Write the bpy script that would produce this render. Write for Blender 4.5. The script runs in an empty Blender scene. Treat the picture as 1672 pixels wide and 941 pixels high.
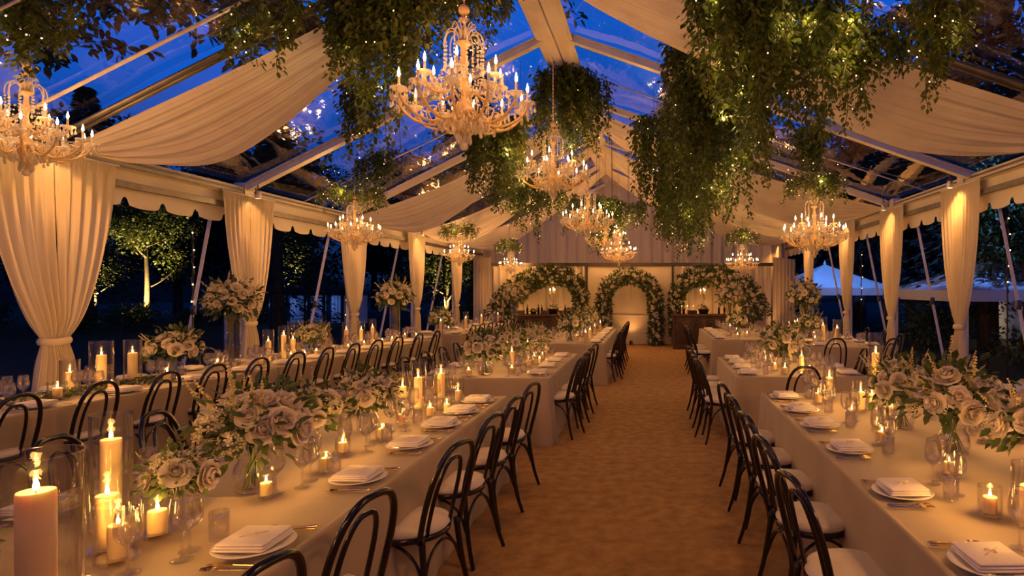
import bpy, math, random
import numpy as np
from mathutils import Vector, Matrix
R = random.Random(7)
PI = math.pi
scene = bpy.context.scene
COL = scene.collection

# ------------------------------------------------------------------ camera
cam_d = bpy.data.cameras.new('camera')
cam = bpy.data.objects.new('camera', cam_d)
COL.objects.link(cam)
cam.location = (0, 0, 1.77)
cam.rotation_euler = (PI/2, 0, 0)
cam_d.sensor_width = 36
cam_d.lens = 36*1000/1672
cam_d.shift_x = -229/1672
cam_d.shift_y = 0
cam_d.clip_start = 0.05
cam_d.clip_end = 300
scene.camera = cam

# ------------------------------------------------------------------ look and lights
scene.view_settings.view_transform = 'Standard'
scene.view_settings.look = 'None'
scene.view_settings.exposure = -0.12
scene.view_settings.gamma = 1.0
scene.view_settings.use_curve_mapping = False
cy = scene.cycles
cy.max_bounces = 8
cy.diffuse_bounces = 3
cy.glossy_bounces = 3
cy.transmission_bounces = 8
cy.transparent_max_bounces = 28
cy.volume_bounces = 0
cy.sample_clamp_direct = 12
cy.sample_clamp_indirect = 5
cy.caustics_reflective = False
cy.caustics_refractive = False
cy.use_light_tree = True
cy.use_denoising = True
cy.use_adaptive_sampling = True
cy.adaptive_threshold = 0.03

W_CHAND = 24.0      # per lamp point, four or so per chandelier
W_CANDLE = 3.9
W_FAIRY = 9.0
W_POST = 130.0
WARM = (1.0, 0.42, 0.105)
CANDLE = (1.0, 0.44, 0.10)

world = bpy.data.worlds.new('dusk_sky')
scene.world = world
world.use_nodes = True
nt = world.node_tree
nt.nodes.clear()
N = nt.nodes.new
out = N('ShaderNodeOutputWorld'); bg = N('ShaderNodeBackground')
tc = N('ShaderNodeTexCoord'); sep = N('ShaderNodeSeparateXYZ'); ramp = N('ShaderNodeValToRGB')
nt.links.new(tc.outputs['Generated'], sep.inputs[0])
nt.links.new(sep.outputs['Z'], ramp.inputs[0])
el = ramp.color_ramp.elements
el[0].position = 0.05; el[0].color = (0.0004, 0.0015, 0.007, 1)
el[1].position = 0.56; el[1].color = (0.0006, 0.003, 0.022, 1)
e = el.new(0.40); e.color = (0.003, 0.105, 0.62, 1)
e = el.new(0.26); e.color = (0.004, 0.080, 0.48, 1)
mp = N('ShaderNodeMapping'); mp.inputs['Scale'].default_value = (1.2, 2.6, 5)
mp.inputs['Rotation'].default_value = (0.2, 0.5, 0.7)
nz = N('ShaderNodeTexNoise'); nz.inputs['Scale'].default_value = 2.2; nz.inputs['Detail'].default_value = 5
nt.links.new(tc.outputs['Generated'], mp.inputs[0]); nt.links.new(mp.outputs[0], nz.inputs['Vector'])
cr = N('ShaderNodeValToRGB'); cr.color_ramp.elements[0].position = 0.5; cr.color_ramp.elements[1].position = 0.8
nt.links.new(nz.outputs['Fac'], cr.inputs[0])
mul = N('ShaderNodeMath'); mul.operation = 'MULTIPLY'; mul.inputs[1].default_value = 0.3
nt.links.new(cr.outputs['Color'], mul.inputs[0])
mx = N('ShaderNodeMix'); mx.data_type = 'RGBA'
nt.links.new(mul.outputs[0], mx.inputs['Factor']); nt.links.new(ramp.outputs[0], mx.inputs['A'])
mx.inputs['B'].default_value = (0.03, 0.13, 0.50, 1)
nt.links.new(mx.outputs['Result'], bg.inputs['Color'])
bg.inputs['Strength'].default_value = 1.3
nt.links.new(bg.outputs[0], out.inputs[0])

def point(loc, power, color=WARM, radius=0.04, parent=None, name='lamp_light'):
    d = bpy.data.lights.new(name, 'POINT'); d.energy = power; d.color = color; d.shadow_soft_size = radius
    o = bpy.data.objects.new(name, d); COL.objects.link(o); o.location = loc
    if parent: o.parent = parent
    return o
def spot(loc, target, power, color=WARM, size=1.2, blend=0.8, radius=0.03, parent=None):
    d = bpy.data.lights.new('spot_beam', 'SPOT'); d.energy = power; d.color = color
    d.spot_size = size; d.spot_blend = blend; d.shadow_soft_size = radius
    o = bpy.data.objects.new('spot_beam', d); COL.objects.link(o)
    o.location = loc
    o.rotation_euler = (Vector(target)-Vector(loc)).to_track_quat('-Z', 'Y').to_euler()
    return o

# ------------------------------------------------------------------ materials
MATS = {}
def newmat(name):
    m = bpy.data.materials.new(name); m.use_nodes = True
    m.node_tree.nodes.clear(); MATS[name] = m
    return m, m.node_tree, m.node_tree.nodes.new, m.node_tree.links.new
def pmat(name, c1, c2=None, scale=20, rough=0.6, metal=0.0, bump=0.0, bscale=None, spec=0.5, trans=0.0,
         sss=0.0, coat=0.0, stretch=(1, 1, 1), detail=3, lo=0.35, hi=0.65, sheen=0.0, objcoord=True):
    """principled surface with noise colour, optional bump and a translucent share for thin leaves and cloth"""
    m, t, n, l = newmat(name)
    o = n('ShaderNodeOutputMaterial'); p = n('ShaderNodeBsdfPrincipled')
    tcn = n('ShaderNodeTexCoord'); mpn = n('ShaderNodeMapping'); mpn.inputs['Scale'].default_value = stretch
    l(tcn.outputs['Object'], mpn.inputs[0])
    no = n('ShaderNodeTexNoise'); no.inputs['Scale'].default_value = scale; no.inputs['Detail'].default_value = detail
    l(mpn.outputs[0], no.inputs['Vector'])
    r = n('ShaderNodeValToRGB'); r.color_ramp.elements[0].position = lo; r.color_ramp.elements[1].position = hi
    r.color_ramp.elements[0].color = (*c1, 1); r.color_ramp.elements[1].color = (*(c2 or c1), 1)
    l(no.outputs['Fac'], r.inputs[0]); l(r.outputs[0], p.inputs['Base Color'])
    p.inputs['Roughness'].default_value = rough; p.inputs['Metallic'].default_value = metal
    p.inputs['Specular IOR Level'].default_value = spec
    p.inputs['Coat Weight'].default_value = coat
    p.inputs['Sheen Weight'].default_value = sheen
    if sss:
        p.inputs['Subsurface Weight'].default_value = sss
        p.inputs['Subsurface Radius'].default_value = (1.0, 0.5, 0.2); p.inputs['Subsurface Scale'].default_value = 0.035
    if bump:
        b = n('ShaderNodeBump'); b.inputs['Strength'].default_value = bump; b.inputs['Distance'].default_value = 0.01
        nb = n('ShaderNodeTexNoise'); nb.inputs['Scale'].default_value = bscale or scale; nb.inputs['Detail'].default_value = 4
        l(mpn.outputs[0], nb.inputs['Vector']); l(nb.outputs['Fac'], b.inputs['Height']); l(b.outputs[0], p.inputs['Normal'])
    if trans:
        tr = n('ShaderNodeBsdfTranslucent'); l(r.outputs[0], tr.inputs['Color'])
        mxs = n('ShaderNodeMixShader'); mxs.inputs[0].default_value = trans
        l(p.outputs[0], mxs.inputs[1]); l(tr.outputs[0], mxs.inputs[2]); l(mxs.outputs[0], o.inputs[0])
    else:
        l(p.outputs[0], o.inputs[0])
    return m
def clearmat(name, tint, rough, base, gloss=(1, 1, 1), bump=0.0, bscale=1.0, stretch=(1, 1, 1), diffuse=0.0, edge=1.0, power=3.0):
    """thin clear sheet: see-through with a mirror coat that strengthens at grazing angles"""
    m, t, n, l = newmat(name)
    o = n('ShaderNodeOutputMaterial'); tr = n('ShaderNodeBsdfTransparent'); tr.inputs[0].default_value = (*tint, 1)
    g = n('ShaderNodeBsdfGlossy'); g.inputs['Color'].default_value = (*gloss, 1); g.inputs['Roughness'].default_value = rough
    lw = n('ShaderNodeLayerWeight'); lw.inputs['Blend'].default_value = 0.5
    pw = n('ShaderNodeMath'); pw.operation = 'POWER'; pw.inputs[1].default_value = power
    l(lw.outputs['Facing'], pw.inputs[0])
    ma = n('ShaderNodeMath'); ma.operation = 'MULTIPLY_ADD'; ma.inputs[1].default_value = edge-base; ma.inputs[2].default_value = base
    ma.use_clamp = True
    l(pw.outputs[0], ma.inputs[0])
    mxs = n('ShaderNodeMixShader'); l(ma.outputs[0], mxs.inputs[0]); l(tr.outputs[0], mxs.inputs[1]); l(g.outputs[0], mxs.inputs[2])
    last = mxs
    if diffuse:
        d = n('ShaderNodeBsdfTranslucent'); d.inputs[0].default_value = (1, 0.95, 0.85, 1)
        d2 = n('ShaderNodeBsdfDiffuse'); d2.inputs[0].default_value = (1, 0.95, 0.85, 1)
        md = n('ShaderNodeMixShader'); md.inputs[0].default_value = 0.5; l(d.outputs[0], md.inputs[1]); l(d2.outputs[0], md.inputs[2])
        m2 = n('ShaderNodeMixShader'); m2.inputs[0].default_value = diffuse
        l(mxs.outputs[0], m2.inputs[1]); l(md.outputs[0], m2.inputs[2]); last = m2
    if bump:
        tcn = n('ShaderNodeTexCoord'); mpn = n('ShaderNodeMapping'); mpn.inputs['Scale'].default_value = stretch
        l(tcn.outputs['Object'], mpn.inputs[0])
        nb = n('ShaderNodeTexNoise'); nb.inputs['Scale'].default_value = bscale; nb.inputs['Detail'].default_value = 3
        nb.inputs['Distortion'].default_value = 0.6
        l(mpn.outputs[0], nb.inputs['Vector'])
        b = n('ShaderNodeBump'); b.inputs['Strength'].default_value = bump; b.inputs['Distance'].default_value = 0.05
        l(nb.outputs['Fac'], b.inputs['Height']); l(b.outputs[0], g.inputs['Normal'])
    l(last.outputs[0], o.inputs[0])
    return m
def glowmat(name, color, strength):
    m, t, n, l = newmat(name)
    o = n('ShaderNodeOutputMaterial'); e_ = n('ShaderNodeEmission'); e_.inputs[0].default_value = (*color, 1); e_.inputs[1].default_value = strength
    tr = n('ShaderNodeBsdfTransparent'); a = n('ShaderNodeAddShader')
    l(e_.outputs[0], a.inputs[0]); l(tr.outputs[0], a.inputs[1]); l(a.outputs[0], o.inputs[0])
    m.cycles.emission_sampling = 'NONE'
    return m

M_cloth = pmat('table_linen', (0.32, 0.245, 0.142), (0.37, 0.285, 0.17), 3, 0.8, bump=0.15, bscale=260, sheen=0.2)
M_drape = pmat('curtain_voile', (0.68, 0.59, 0.43), (0.74, 0.65, 0.49), 4, 0.9, trans=0.32, bump=0.05, bscale=60, stretch=(1, 1, 0.1), spec=0.1)
M_swag = pmat('ceiling_voile', (0.74, 0.66, 0.54), (0.82, 0.74, 0.62), 3, 0.9, trans=0.3, spec=0.1)
M_canvas = pmat('white_canvas', (0.72, 0.66, 0.58), (0.78, 0.72, 0.64), 2, 0.75, bump=0.05, bscale=8, trans=0.15)
M_alu = pmat('brushed_aluminium', (0.62, 0.58, 0.52), (0.7, 0.66, 0.6), 6, 0.42, metal=0.35, stretch=(1, .1, 1))
M_rail = pmat('grey_rail', (0.12, 0.11, 0.10), (0.18, 0.165, 0.15), 6, 0.4, metal=0.7)
M_roof = clearmat('clear_vinyl', (0.93, 0.95, 0.98), 0.045, 0.022, bump=0.30, bscale=0.9, stretch=(1.6, 0.8, 1), edge=0.8, power=2.6)
M_glass = clearmat('clear_glass', (0.975, 0.975, 0.965), 0.03, 0.06, gloss=(1, 0.95, 0.85), edge=1.0, power=2.4, bump=0.03, bscale=12)
def realglass(name, share=.24):
    m, t, n, l = newmat(name)
    o = n('ShaderNodeOutputMaterial'); g = n('ShaderNodeBsdfGlass'); g.inputs['IOR'].default_value = 1.45; g.inputs['Roughness'].default_value = 0.015
    g.inputs['Color'].default_value = (1, .99, .97, 1)
    tr = n('ShaderNodeBsdfTransparent'); mxs = n('ShaderNodeMixShader'); mxs.inputs[0].default_value = share
    l(tr.outputs[0], mxs.inputs[1]); l(g.outputs[0], mxs.inputs[2])
    gl_ = n('ShaderNodeBsdfGlossy'); gl_.inputs['Roughness'].default_value = 0.045; gl_.inputs['Color'].default_value = (1, .88, .70, 1)
    m2 = n('ShaderNodeMixShader'); m2.inputs[0].default_value = .115; l(mxs.outputs[0], m2.inputs[1]); l(gl_.outputs[0], m2.inputs[2]); l(m2.outputs[0], o.inputs[0])
    return m
M_stemware = realglass('stemware_glass')
M_crystal = clearmat('cut_crystal', (0.96, 0.92, 0.85), 0.08, 0.42, gloss=(1, 0.93, 0.82), edge=0.95, power=1.5, diffuse=0.38, bump=0.8, bscale=60)
M_crystal_gold = pmat('gilt_crystal', (0.78, 0.56, 0.28), (0.88, 0.68, 0.38), 30, 0.18, metal=0.2, trans=0.3, spec=0.8)
M_black = pmat('black_lacquer', (0.008, 0.006, 0.005), (0.010, 0.007, 0.005), 12, 0.16, coat=0.15)
M_cushion = pmat('cream_seat_pad', (0.66, 0.57, 0.46), (0.72, 0.63, 0.51), 8, 0.75, bump=0.15, bscale=200)
M_napkin = pmat('ivory_napkin', (0.74, 0.68, 0.60), (0.80, 0.74, 0.66), 9, 0.85, bump=0.2, bscale=300)
M_plate = pmat('white_china', (0.78, 0.73, 0.66), (0.80, 0.75, 0.68), 5, 0.12, coat=0.4)
M_gold = pmat('gold_cutlery', (0.85, 0.58, 0.24), (0.9, 0.63, 0.28), 20, 0.2, metal=1.0)
M_ribbon = pmat('silk_ribbon', (0.62, 0.50, 0.34), (0.70, 0.57, 0.40), 30, 0.45)
M_wax = pmat('candle_wax', (0.90, 0.66, 0.34), (0.93, 0.72, 0.42), 6, 0.5, sss=0.5, spec=0.3)
M_flame = glowmat('flame_glow', (1.0, 0.62, 0.22), 26)
M_bulb = glowmat('bulb_glow', (1.0, 0.72, 0.38), 30)
M_fairy = glowmat('fairy_glow', (1.0, 0.56, 0.20), 7)
M_lens = glowmat('lens_glow', (1.0, 0.74, 0.42), 22)
M_wick = pmat('wick_black', (0.02, 0.015, 0.01), None, 10, 0.9)
M_tube = pmat('candle_sleeve', (0.80, 0.66, 0.42), None, 10, 0.4, trans=0.3)
M_leaf = pmat('vine_leaf', (0.035, 0.062, 0.010), (0.110, 0.135, 0.022), 7, 0.34, trans=0.28, spec=0.5)
M_leaf2 = pmat('bouquet_leaf', (0.032, 0.062, 0.014), (0.085, 0.115, 0.032), 14, 0.42, trans=0.25)
M_tree = pmat('tree_leaf', (0.035, 0.055, 0.012), (0.08, 0.10, 0.02), 1.5, 0.5, trans=0.3)
M_treedark = pmat('dark_tree_leaf', (0.012, 0.022, 0.014), (0.025, 0.04, 0.022), 1.0, 0.7, trans=0.1)
M_bark = pmat('tree_bark', (0.06, 0.045, 0.03), (0.13, 0.10, 0.065), 9, 0.9, bump=0.6, bscale=14, stretch=(1, 1, 0.3))
M_stem = pmat('green_stem', (0.08, 0.11, 0.03), (0.13, 0.16, 0.05), 20, 0.6)
M_vinestem = pmat('brown_stem', (0.06, 0.045, 0.02), (0.11, 0.08, 0.04), 20, 0.7)
M_rose = pmat('white_rose_petal', (0.80, 0.70, 0.54), (0.88, 0.80, 0.66), 12, 0.6, trans=0.25, spec=0.25)
M_hyd = pmat('cream_blossom', (0.66, 0.60, 0.36), (0.84, 0.76, 0.58), 16, 0.6, trans=0.25)
M_bud = pmat('yellow_bud', (0.58, 0.48, 0.17), (0.74, 0.64, 0.32), 22, 0.6, trans=0.2)
M_wire = pmat('thin_wire', (0.10, 0.07, 0.04), None, 10, 0.5)
M_wood = pmat('carved_dark_wood', (0.035, 0.015, 0.007), (0.085, 0.036, 0.015), 7, 0.38, bump=0.4, bscale=30, stretch=(1, 1, 0.15))
M_dark = pmat('dark_enamel', (0.012, 0.010, 0.009), (0.03, 0.02, 0.015), 10, 0.4)
M_floor = pmat('sand_carpet', (0.23, 0.128, 0.058), (0.47, 0.285, 0.138), 9, 0.95, bump=1.0, bscale=45, detail=15, lo=0.22, hi=0.80, spec=0.1)
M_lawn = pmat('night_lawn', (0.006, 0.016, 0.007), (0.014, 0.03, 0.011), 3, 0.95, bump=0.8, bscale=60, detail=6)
M_strap = pmat('white_webbing', (0.62, 0.60, 0.62), (0.72, 0.70, 0.72), 20, 0.7)
M_tentcloth = pmat('marquee_canvas', (0.74, 0.76, 0.82), (0.8, 0.82, 0.86), 2, 0.7, trans=0.2)
M_moss = pmat('moss_green', (0.07, 0.09, 0.02), (0.16, 0.17, 0.05), 30, 0.9, bump=0.8, bscale=80)

# ------------------------------------------------------------------ mesh helpers
class MB:
    def __init__(s): s.v = []; s.f = []
    def add(s, vs, fs):
        o = len(s.v); s.v.extend([tuple(map(float, p)) for p in vs]); s.f.extend([tuple(i+o for i in f) for f in fs]); return s
    def box(s, c, d, rz=0.0, bevel=0.0):
        x, y, z = d[0]/2, d[1]/2, d[2]/2
        if bevel:
            b = min(bevel, x*.9, y*.9, z*.9)
            vs = []
            for zz, k in ((-z, b), (-z+b, 0), (z-b, 0), (z, b)):
                for (sx, sy) in ((1, 1), (-1, 1), (-1, -1), (1, -1)):
                    xx, yy = x-k, y-k
                    pts = ((xx, yy-b), (xx-b, yy)) if sx*sy > 0 else ((xx-b, yy), (xx, yy-b))
                    for (px, py) in pts: vs.append((sx*px, sy*py, zz))
            fs = [tuple(range(7, -1, -1)), tuple(range(24, 32))]
            for r in range(3):
                for i in range(8):
                    j = (i+1) % 8; fs.append((r*8+i, r*8+j, (r+1)*8+j, (r+1)*8+i))
        else:
            vs = [(-x, -y, -z), (x, -y, -z), (x, y, -z), (-x, y, -z), (-x, -y, z), (x, -y, z), (x, y, z), (-x, y, z)]
            fs = [(3, 2, 1, 0), (4, 5, 6, 7), (0, 1, 5, 4), (1, 2, 6, 5), (2, 3, 7, 6), (3, 0, 4, 7)]
        ca, sa = math.cos(rz), math.sin(rz)
        return s.add([(c[0]+p[0]*ca-p[1]*sa, c[1]+p[0]*sa+p[1]*ca, c[2]+p[2]) for p in vs], fs)
    def beam(s, a, b, w, h, up=(0, 0, 1)):
        a, b, up = Vector(a), Vector(b), Vector(up)
        d = (b-a).normalized(); sx = d.cross(up).normalized(); u = sx.cross(d)
        vs = []
        for p in (a, b):
            for (i, j) in ((-1, -1), (1, -1), (1, 1), (-1, 1)): vs.append(p+sx*(i*w/2)+u*(j*h/2))
        return s.add(vs, [(3, 2, 1, 0), (4, 5, 6, 7), (0, 1, 5, 4), (1, 2, 6, 5), (2, 3, 7, 6), (3, 0, 4, 7)])
    def tube(s, pts, r, n=8, closed=False):
        P = [Vector(p) for p in pts]; m = len(P)
        rad = r if isinstance(r, (list, tuple)) else [r]*m
        vs = []; prev = None
        for i in range(m):
            if closed: t = P[(i+1) % m]-P[i-1]
            else: t = P[min(i+1, m-1)]-P[max(i-1, 0)]
            t.normalize()
            if prev is None:
                a = Vector((0, 0, 1)) if abs(t.z) < .9 else Vector((1, 0, 0))
                u = t.cross(a).normalized()
            else:
                u = prev-t*prev.dot(t)
                u = u.normalized() if u.length > 1e-6 else t.cross(Vector((0, 0, 1))).normalized()
            prev = u; w = t.cross(u)
            for k in range(n):
                a = 2*PI*k/n; vs.append(P[i]+(u*math.cos(a)+w*math.sin(a))*rad[i])
        fs = []
        for i in range(m if closed else m-1):
            j = (i+1) % m
            for k in range(n):
                l = (k+1) % n; fs.append((i*n+k, i*n+l, j*n+l, j*n+k))
        if not closed:
            fs.append(tuple(range(n-1, -1, -1))); fs.append(tuple(range((m-1)*n, m*n)))
        return s.add(vs, fs)
    def lathe(s, prof, n=20, c=(0, 0, 0), caps=False):
        vs = []
        for (r, z) in prof:
            for k in range(n):
                a = 2*PI*k/n; vs.append((c[0]+r*math.cos(a), c[1]+r*math.sin(a), c[2]+z))
        fs = []
        for i in range(len(prof)-1):
            for k in range(n):
                l = (k+1) % n; fs.append((i*n+k, i*n+l, (i+1)*n+l, (i+1)*n+k))
        if caps:
            fs.append(tuple(range(n-1, -1, -1))); m = len(prof)-1; fs.append(tuple(range(m*n, m*n+n)))
        return s.add(vs, fs)
    def ball(s, c, r, n=8, m=6, sz=1.0):
        return s.lathe([(max(r*math.sin(PI*i/m), 1e-4), -r*sz*math.cos(PI*i/m)) for i in range(m+1)], n, c)
    def drop(s, c, r, h, n=6):
        return s.lathe([(1e-4, -h), (r*.8, -h*.86), (r, -h*.66), (r*.5, -h*.3), (1e-4, 0)], n, c)
    def grid(s, fn, nu, nv, closeu=False):
        vs = [fn(i/nu, j/nv) for j in range(nv+1) for i in range(nu+1)]
        fs = [(j*(nu+1)+i, j*(nu+1)+i+1, (j+1)*(nu+1)+i+1, (j+1)*(nu+1)+i) for j in range(nv) for i in range(nu)]
        return s.add(vs, fs)
    def mesh(s, name, mat, smooth=True):
        me = bpy.data.meshes.new(name); me.from_pydata(s.v, [], s.f); me.materials.append(mat)
        if smooth: me.polygons.foreach_set('use_smooth', [True]*len(me.polygons))
        me.update(); return me
    def build(s, name, mat, parent=None, smooth=True, loc=None, auto=None):
        me = s.mesh(name, mat, smooth)
        if auto is not None: me.set_sharp_from_angle(angle=auto)
        return put(name, me, parent, loc)

def put(name, me, parent=None, loc=None, rot=None, sc=None):
    o = bpy.data.objects.new(name, me); COL.objects.link(o)
    if parent: o.parent = parent
    if loc is not None: o.location = loc
    if rot is not None: o.rotation_euler = rot
    if sc is not None: o.scale = (sc, sc, sc) if not hasattr(sc, '__len__') else sc
    return o
def tag(o, label, cat, group=None, kind=None):
    if label: o['label'] = label
    if cat: o['category'] = cat
    if group: o['group'] = group
    if kind: o['kind'] = kind
    return o
def empty(name, loc=(0, 0, 0), rz=0.0, sc=None):
    o = bpy.data.objects.new(name, None); COL.objects.link(o)
    o.location = loc; o.rotation_euler = (0, 0, rz); o.empty_display_size = .1
    if sc: o.scale = (sc, sc, sc)
    return o
def thing(name, label, cat, loc=(0, 0, 0), rz=0.0, group=None, sc=None):
    return tag(empty(name, loc, rz, sc), label, cat, group)
CH = {}
def copy_tree(o, parent=None):
    c = o.copy(); COL.objects.link(c)
    if parent: c.parent = parent
    for ch in CH.get(o.name) or o.children: copy_tree(ch, c)
    return c
def freeze(o):
    """remember the children of a template so that copies need no scene search"""
    k = [x for x in o.children]; CH[o.name] = k
    for x in k: freeze(x)
def kids(o):
    CH[o.name] = list(o.children)
used = {}
def place(tpl, label, loc, rz=0.0, group=None, sc=None):
    """the template itself stands at the first place, copies at all others"""
    if tpl.name not in used:
        used[tpl.name] = 1; o = tpl; freeze(tpl)
    else:
        o = copy_tree(tpl)
    o.location = loc; o.rotation_euler = (0, 0, rz)
    o['label'] = label
    if group: o['group'] = group
    elif 'group' in o: del o['group']
    if sc is not None: o.scale = (sc, sc, sc)
    return o

LEAF = np.array([(0, 0, 0), (.25, .22, .03), (.6, .25, .0), (1, 0, -.12), (.25, -.22, .03), (.6, -.25, .0), (.27, 0, -.04), (.62, 0, -.06)])
LEAFF = [(0, 6, 1), (6, 7, 2, 1), (7, 3, 2), (0, 4, 6), (6, 4, 5, 7), (7, 5, 3)]
def leaves(mb, pos, dirs, size, rng, width=1.0, roll=1.0):
    for i, p in enumerate(pos):
        d = Vector(dirs[i]).normalized()
        a = Vector((0, 0, 1)) if abs(d.z) < .95 else Vector((1, 0, 0))
        sx = a.cross(d).normalized(); up = d.cross(sx)
        t = rng.uniform(-roll, roll)
        sx, up = sx*math.cos(t)+up*math.sin(t), up*math.cos(t)-sx*math.sin(t)
        L = size[i] if hasattr(size, '__len__') else size*rng.uniform(.7, 1.2)
        Mx = np.array([d*L, sx*L*width, up*L])
        vs = LEAF @ Mx + np.array(p)
        mb.add(vs, LEAFF)
    return mb
def rdir(rng, z0=-1, z1=1):
    z = rng.uniform(z0, z1); a = rng.uniform(0, 2*PI); q = math.sqrt(max(0, 1-z*z))
    return Vector((q*math.cos(a), q*math.sin(a), z))
def bez(ps, n=12):
    """smooth curve through points (Catmull-Rom)"""
    P = [Vector(p) for p in ps]; P = [P[0]*2-P[1]]+P+[P[-1]*2-P[-2]]; o = []
    for i in range(1, len(P)-2):
        a, b, c, d = P[i-1:i+3]
        for k in range(n):
            t = k/n
            o.append(.5*((2*b)+(c-a)*t+(2*a-5*b+4*c-d)*t*t+(3*b-a-3*c+d)*t**3))
    o.append(P[-2]); return o
ORD = ['nearest', 'second', 'third', 'fourth', 'fifth', 'sixth', 'seventh', 'eighth', 'ninth', 'tenth', 'eleventh', 'twelfth',
       'thirteenth', 'fourteenth', 'fifteenth', 'sixteenth', 'seventeenth', 'eighteenth', 'nineteenth', 'twentieth']
ORD[0] = 'first'
# ================================================================== SETTING
XL, XR, XM = -6.3, 4.95, -1.5
ZL, ZR, ZM = 3.30, 3.50, 5.72
BENTS = [-6.8, -3.5, -0.2, 3.1, 6.38, 9.45, 12.7, 16.1, 19.4, 22.6]
def roofz(x):
    return ZL+(x-XL)/(XM-XL)*(ZM-ZL) if x < XM else ZR+(XR-x)/(XR-XM)*(ZM-ZR)
def lerp(a, b, t): return a+(b-a)*t
def prof(pts, t):
    for (a, x), (b, y) in zip(pts, pts[1:]):
        if t <= b:
            i = pts.index((a, x)); p0 = pts[max(0, i-1)]; p3 = pts[min(len(pts)-1, i+2)]; k = (t-a)/(b-a)
            m1 = (y-p0[1])/(b-p0[0]); m2 = (p3[1]-x)/(p3[0]-a); h_ = b-a
            return (2*k**3-3*k*k+1)*x+(k**3-2*k*k+k)*h_*m1+(3*k*k-2*k**3)*y+(k**3-k*k)*h_*m2
    return pts[-1][1]

fl = MB(); fl.grid(lambda u, v: (lerp(XL-.15, XR+.15, u), lerp(-7.0, 22.7, v), 0.008), 2, 2)
fo = fl.build('floor', M_floor); tag(fo, 'tan textured carpet down the aisle under all tables', 'floor', kind='structure')
rl = random.Random(3)
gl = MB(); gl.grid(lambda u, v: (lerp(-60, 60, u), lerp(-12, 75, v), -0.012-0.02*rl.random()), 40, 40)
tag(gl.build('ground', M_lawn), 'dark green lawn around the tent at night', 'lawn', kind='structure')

ceil = empty('ceiling', (0, 0, 0)); tag(ceil, 'clear vinyl tent roof with ridge beam and white rafters', 'roof', kind='structure')
for side, (xa, za) in enumerate(((XL, ZL), (XR, ZR))):
    for i in range(len(BENTS)-1):
        m = MB(); ya, yb = BENTS[i]+.03, BENTS[i+1]-.03
        def fn(u, v, xa=xa, za=za, ya=ya, yb=yb):
            x = lerp(xa, XM, u); z = lerp(za, ZM, u)+.07
            z -= .07*math.sin(PI*v)*math.sin(PI*u)+.012*math.sin(u*23+v*5)
            return (x, lerp(ya, yb, v), z)
        m.grid(fn, 20, 10); m.build('roof_panel', M_roof, ceil)
ANG = {}
for i, y in enumerate(BENTS):
    for (xa, za) in ((XL, ZL), (XR, ZR)):
        m = MB(); a = (xa, y, za-.02); b = (XM, y, ZM-.02)
        thin = abs(y-6.38) < .1
        if thin:
            for dy in (-.04, .04): m.tube([(xa, y+dy, za-.02), (XM, y+dy, ZM-.02)], .026, 8)
        else:
            m.beam(a, b, .13, .10)
            for dy in (-.085, .085): m.beam((xa, y+dy, za+.03), (XM, y+dy, ZM+.03), .022, .022)
        m.build('rafter', M_rail if thin else M_canvas if i % 2 == 0 else M_alu, ceil, smooth=False)
        if i < len(BENTS)-1:
            ym = (y+BENTS[i+1])/2
            m = MB(); m.tube([(xa, ym, za+.03), (lerp(xa, XM, .5), ym, lerp(za, ZM, .5)-.03), (XM, ym, ZM+.03)], .012, 6)
            m.build('roof_seam', M_canvas, ceil)
m = MB(); m.beam((XM, -6.8, ZM), (XM, 22.6, ZM), .14, .14); m.build('ridge_beam', M_alu, ceil, smooth=False)
m = MB()
m.tube([(XL+.05, 5.85, ZL+.02), (lerp(XL, XM, .5), 5.85, lerp(ZL, ZM, .5)+.0), (XM, 5.85, ZM)], .018, 8)
m.build('tension_strap', M_canvas, ceil)
# the two linen strips under the ridge
rs = random.Random(5)
for s in (-1, 1):
    m = MB()
    def fn(u, v, s=s):
        y = lerp(-3.0, 22.4, v)
        x = XM+s*(.012+.27*u); z = ZM-.14-.035*math.sin(PI*u)-.012*math.sin(y*2.4+u*3)+.006*math.sin(u*31)
        return (x, y, z)
    m.grid(fn, 14, 130); o = m.build('ridge_drape', M_swag)
    tag(o, 'cream linen strip lining the %s half of the ridge beam' % ('left-hand' if s < 0 else 'right-hand'), 'ceiling drape', 'linen strips under the ridge')

# swags from ridge to eave
SW_L = dict(w=[(0, .14), (.06, .62), (.18, 1.02), (.37, .88), (.57, .52), (.8, .42), (1, .35)],
            d=[(0, .04), (.06, .26), (.18, .45), (.37, .48), (.57, .44), (.8, .32), (1, .1)])
SW_R = dict(w=[(0, .14), (.08, .8), (.23, 1.22), (.37, 1.18), (.48, .95), (.72, .7), (.87, .66), (1, .45)],
            d=[(0, .04), (.08, .32), (.23, .53), (.37, .56), (.48, .53), (.72, .5), (.87, .36), (1, .12)])
def swag(side, Y0, P, near=.10, scale=1.0, label=''):
    xa, za = (XL, ZL) if side < 0 else (XR, ZR)
    m = MB(); ph = Y0
    def fn(u, v):
        t = u
        w = prof(P['w'], t)*scale; df = prof(P['d'], t)*scale
        dn = near*math.sin(PI*min(1, t*1.0))+.06
        x = lerp(xa-math.copysign(.12, xa), XM, t)
        drop = dn+(df-dn)*v**1.3+.10*math.sin(PI*v)*math.sin(PI*t)
        fold = (.020*math.sin(v*2*PI*4.3+ph+1.4*math.sin(t*4))+.012*math.sin(v*2*PI*9.1+ph*2+2*math.sin(t*3)))*(0.3+.7*min(1, abs(t-.45)*2))+.004*math.sin(v*2*PI*21+t*4+ph)
        return (x, Y0+.09+w*v, roofz(x)-.05-drop+fold)
    m.grid(fn, 60, 80)
    o = m.build('ceiling_swag', M_swag)
    tag(o, label, 'ceiling drape', 'voile swags hung from ridge to eave')
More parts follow.
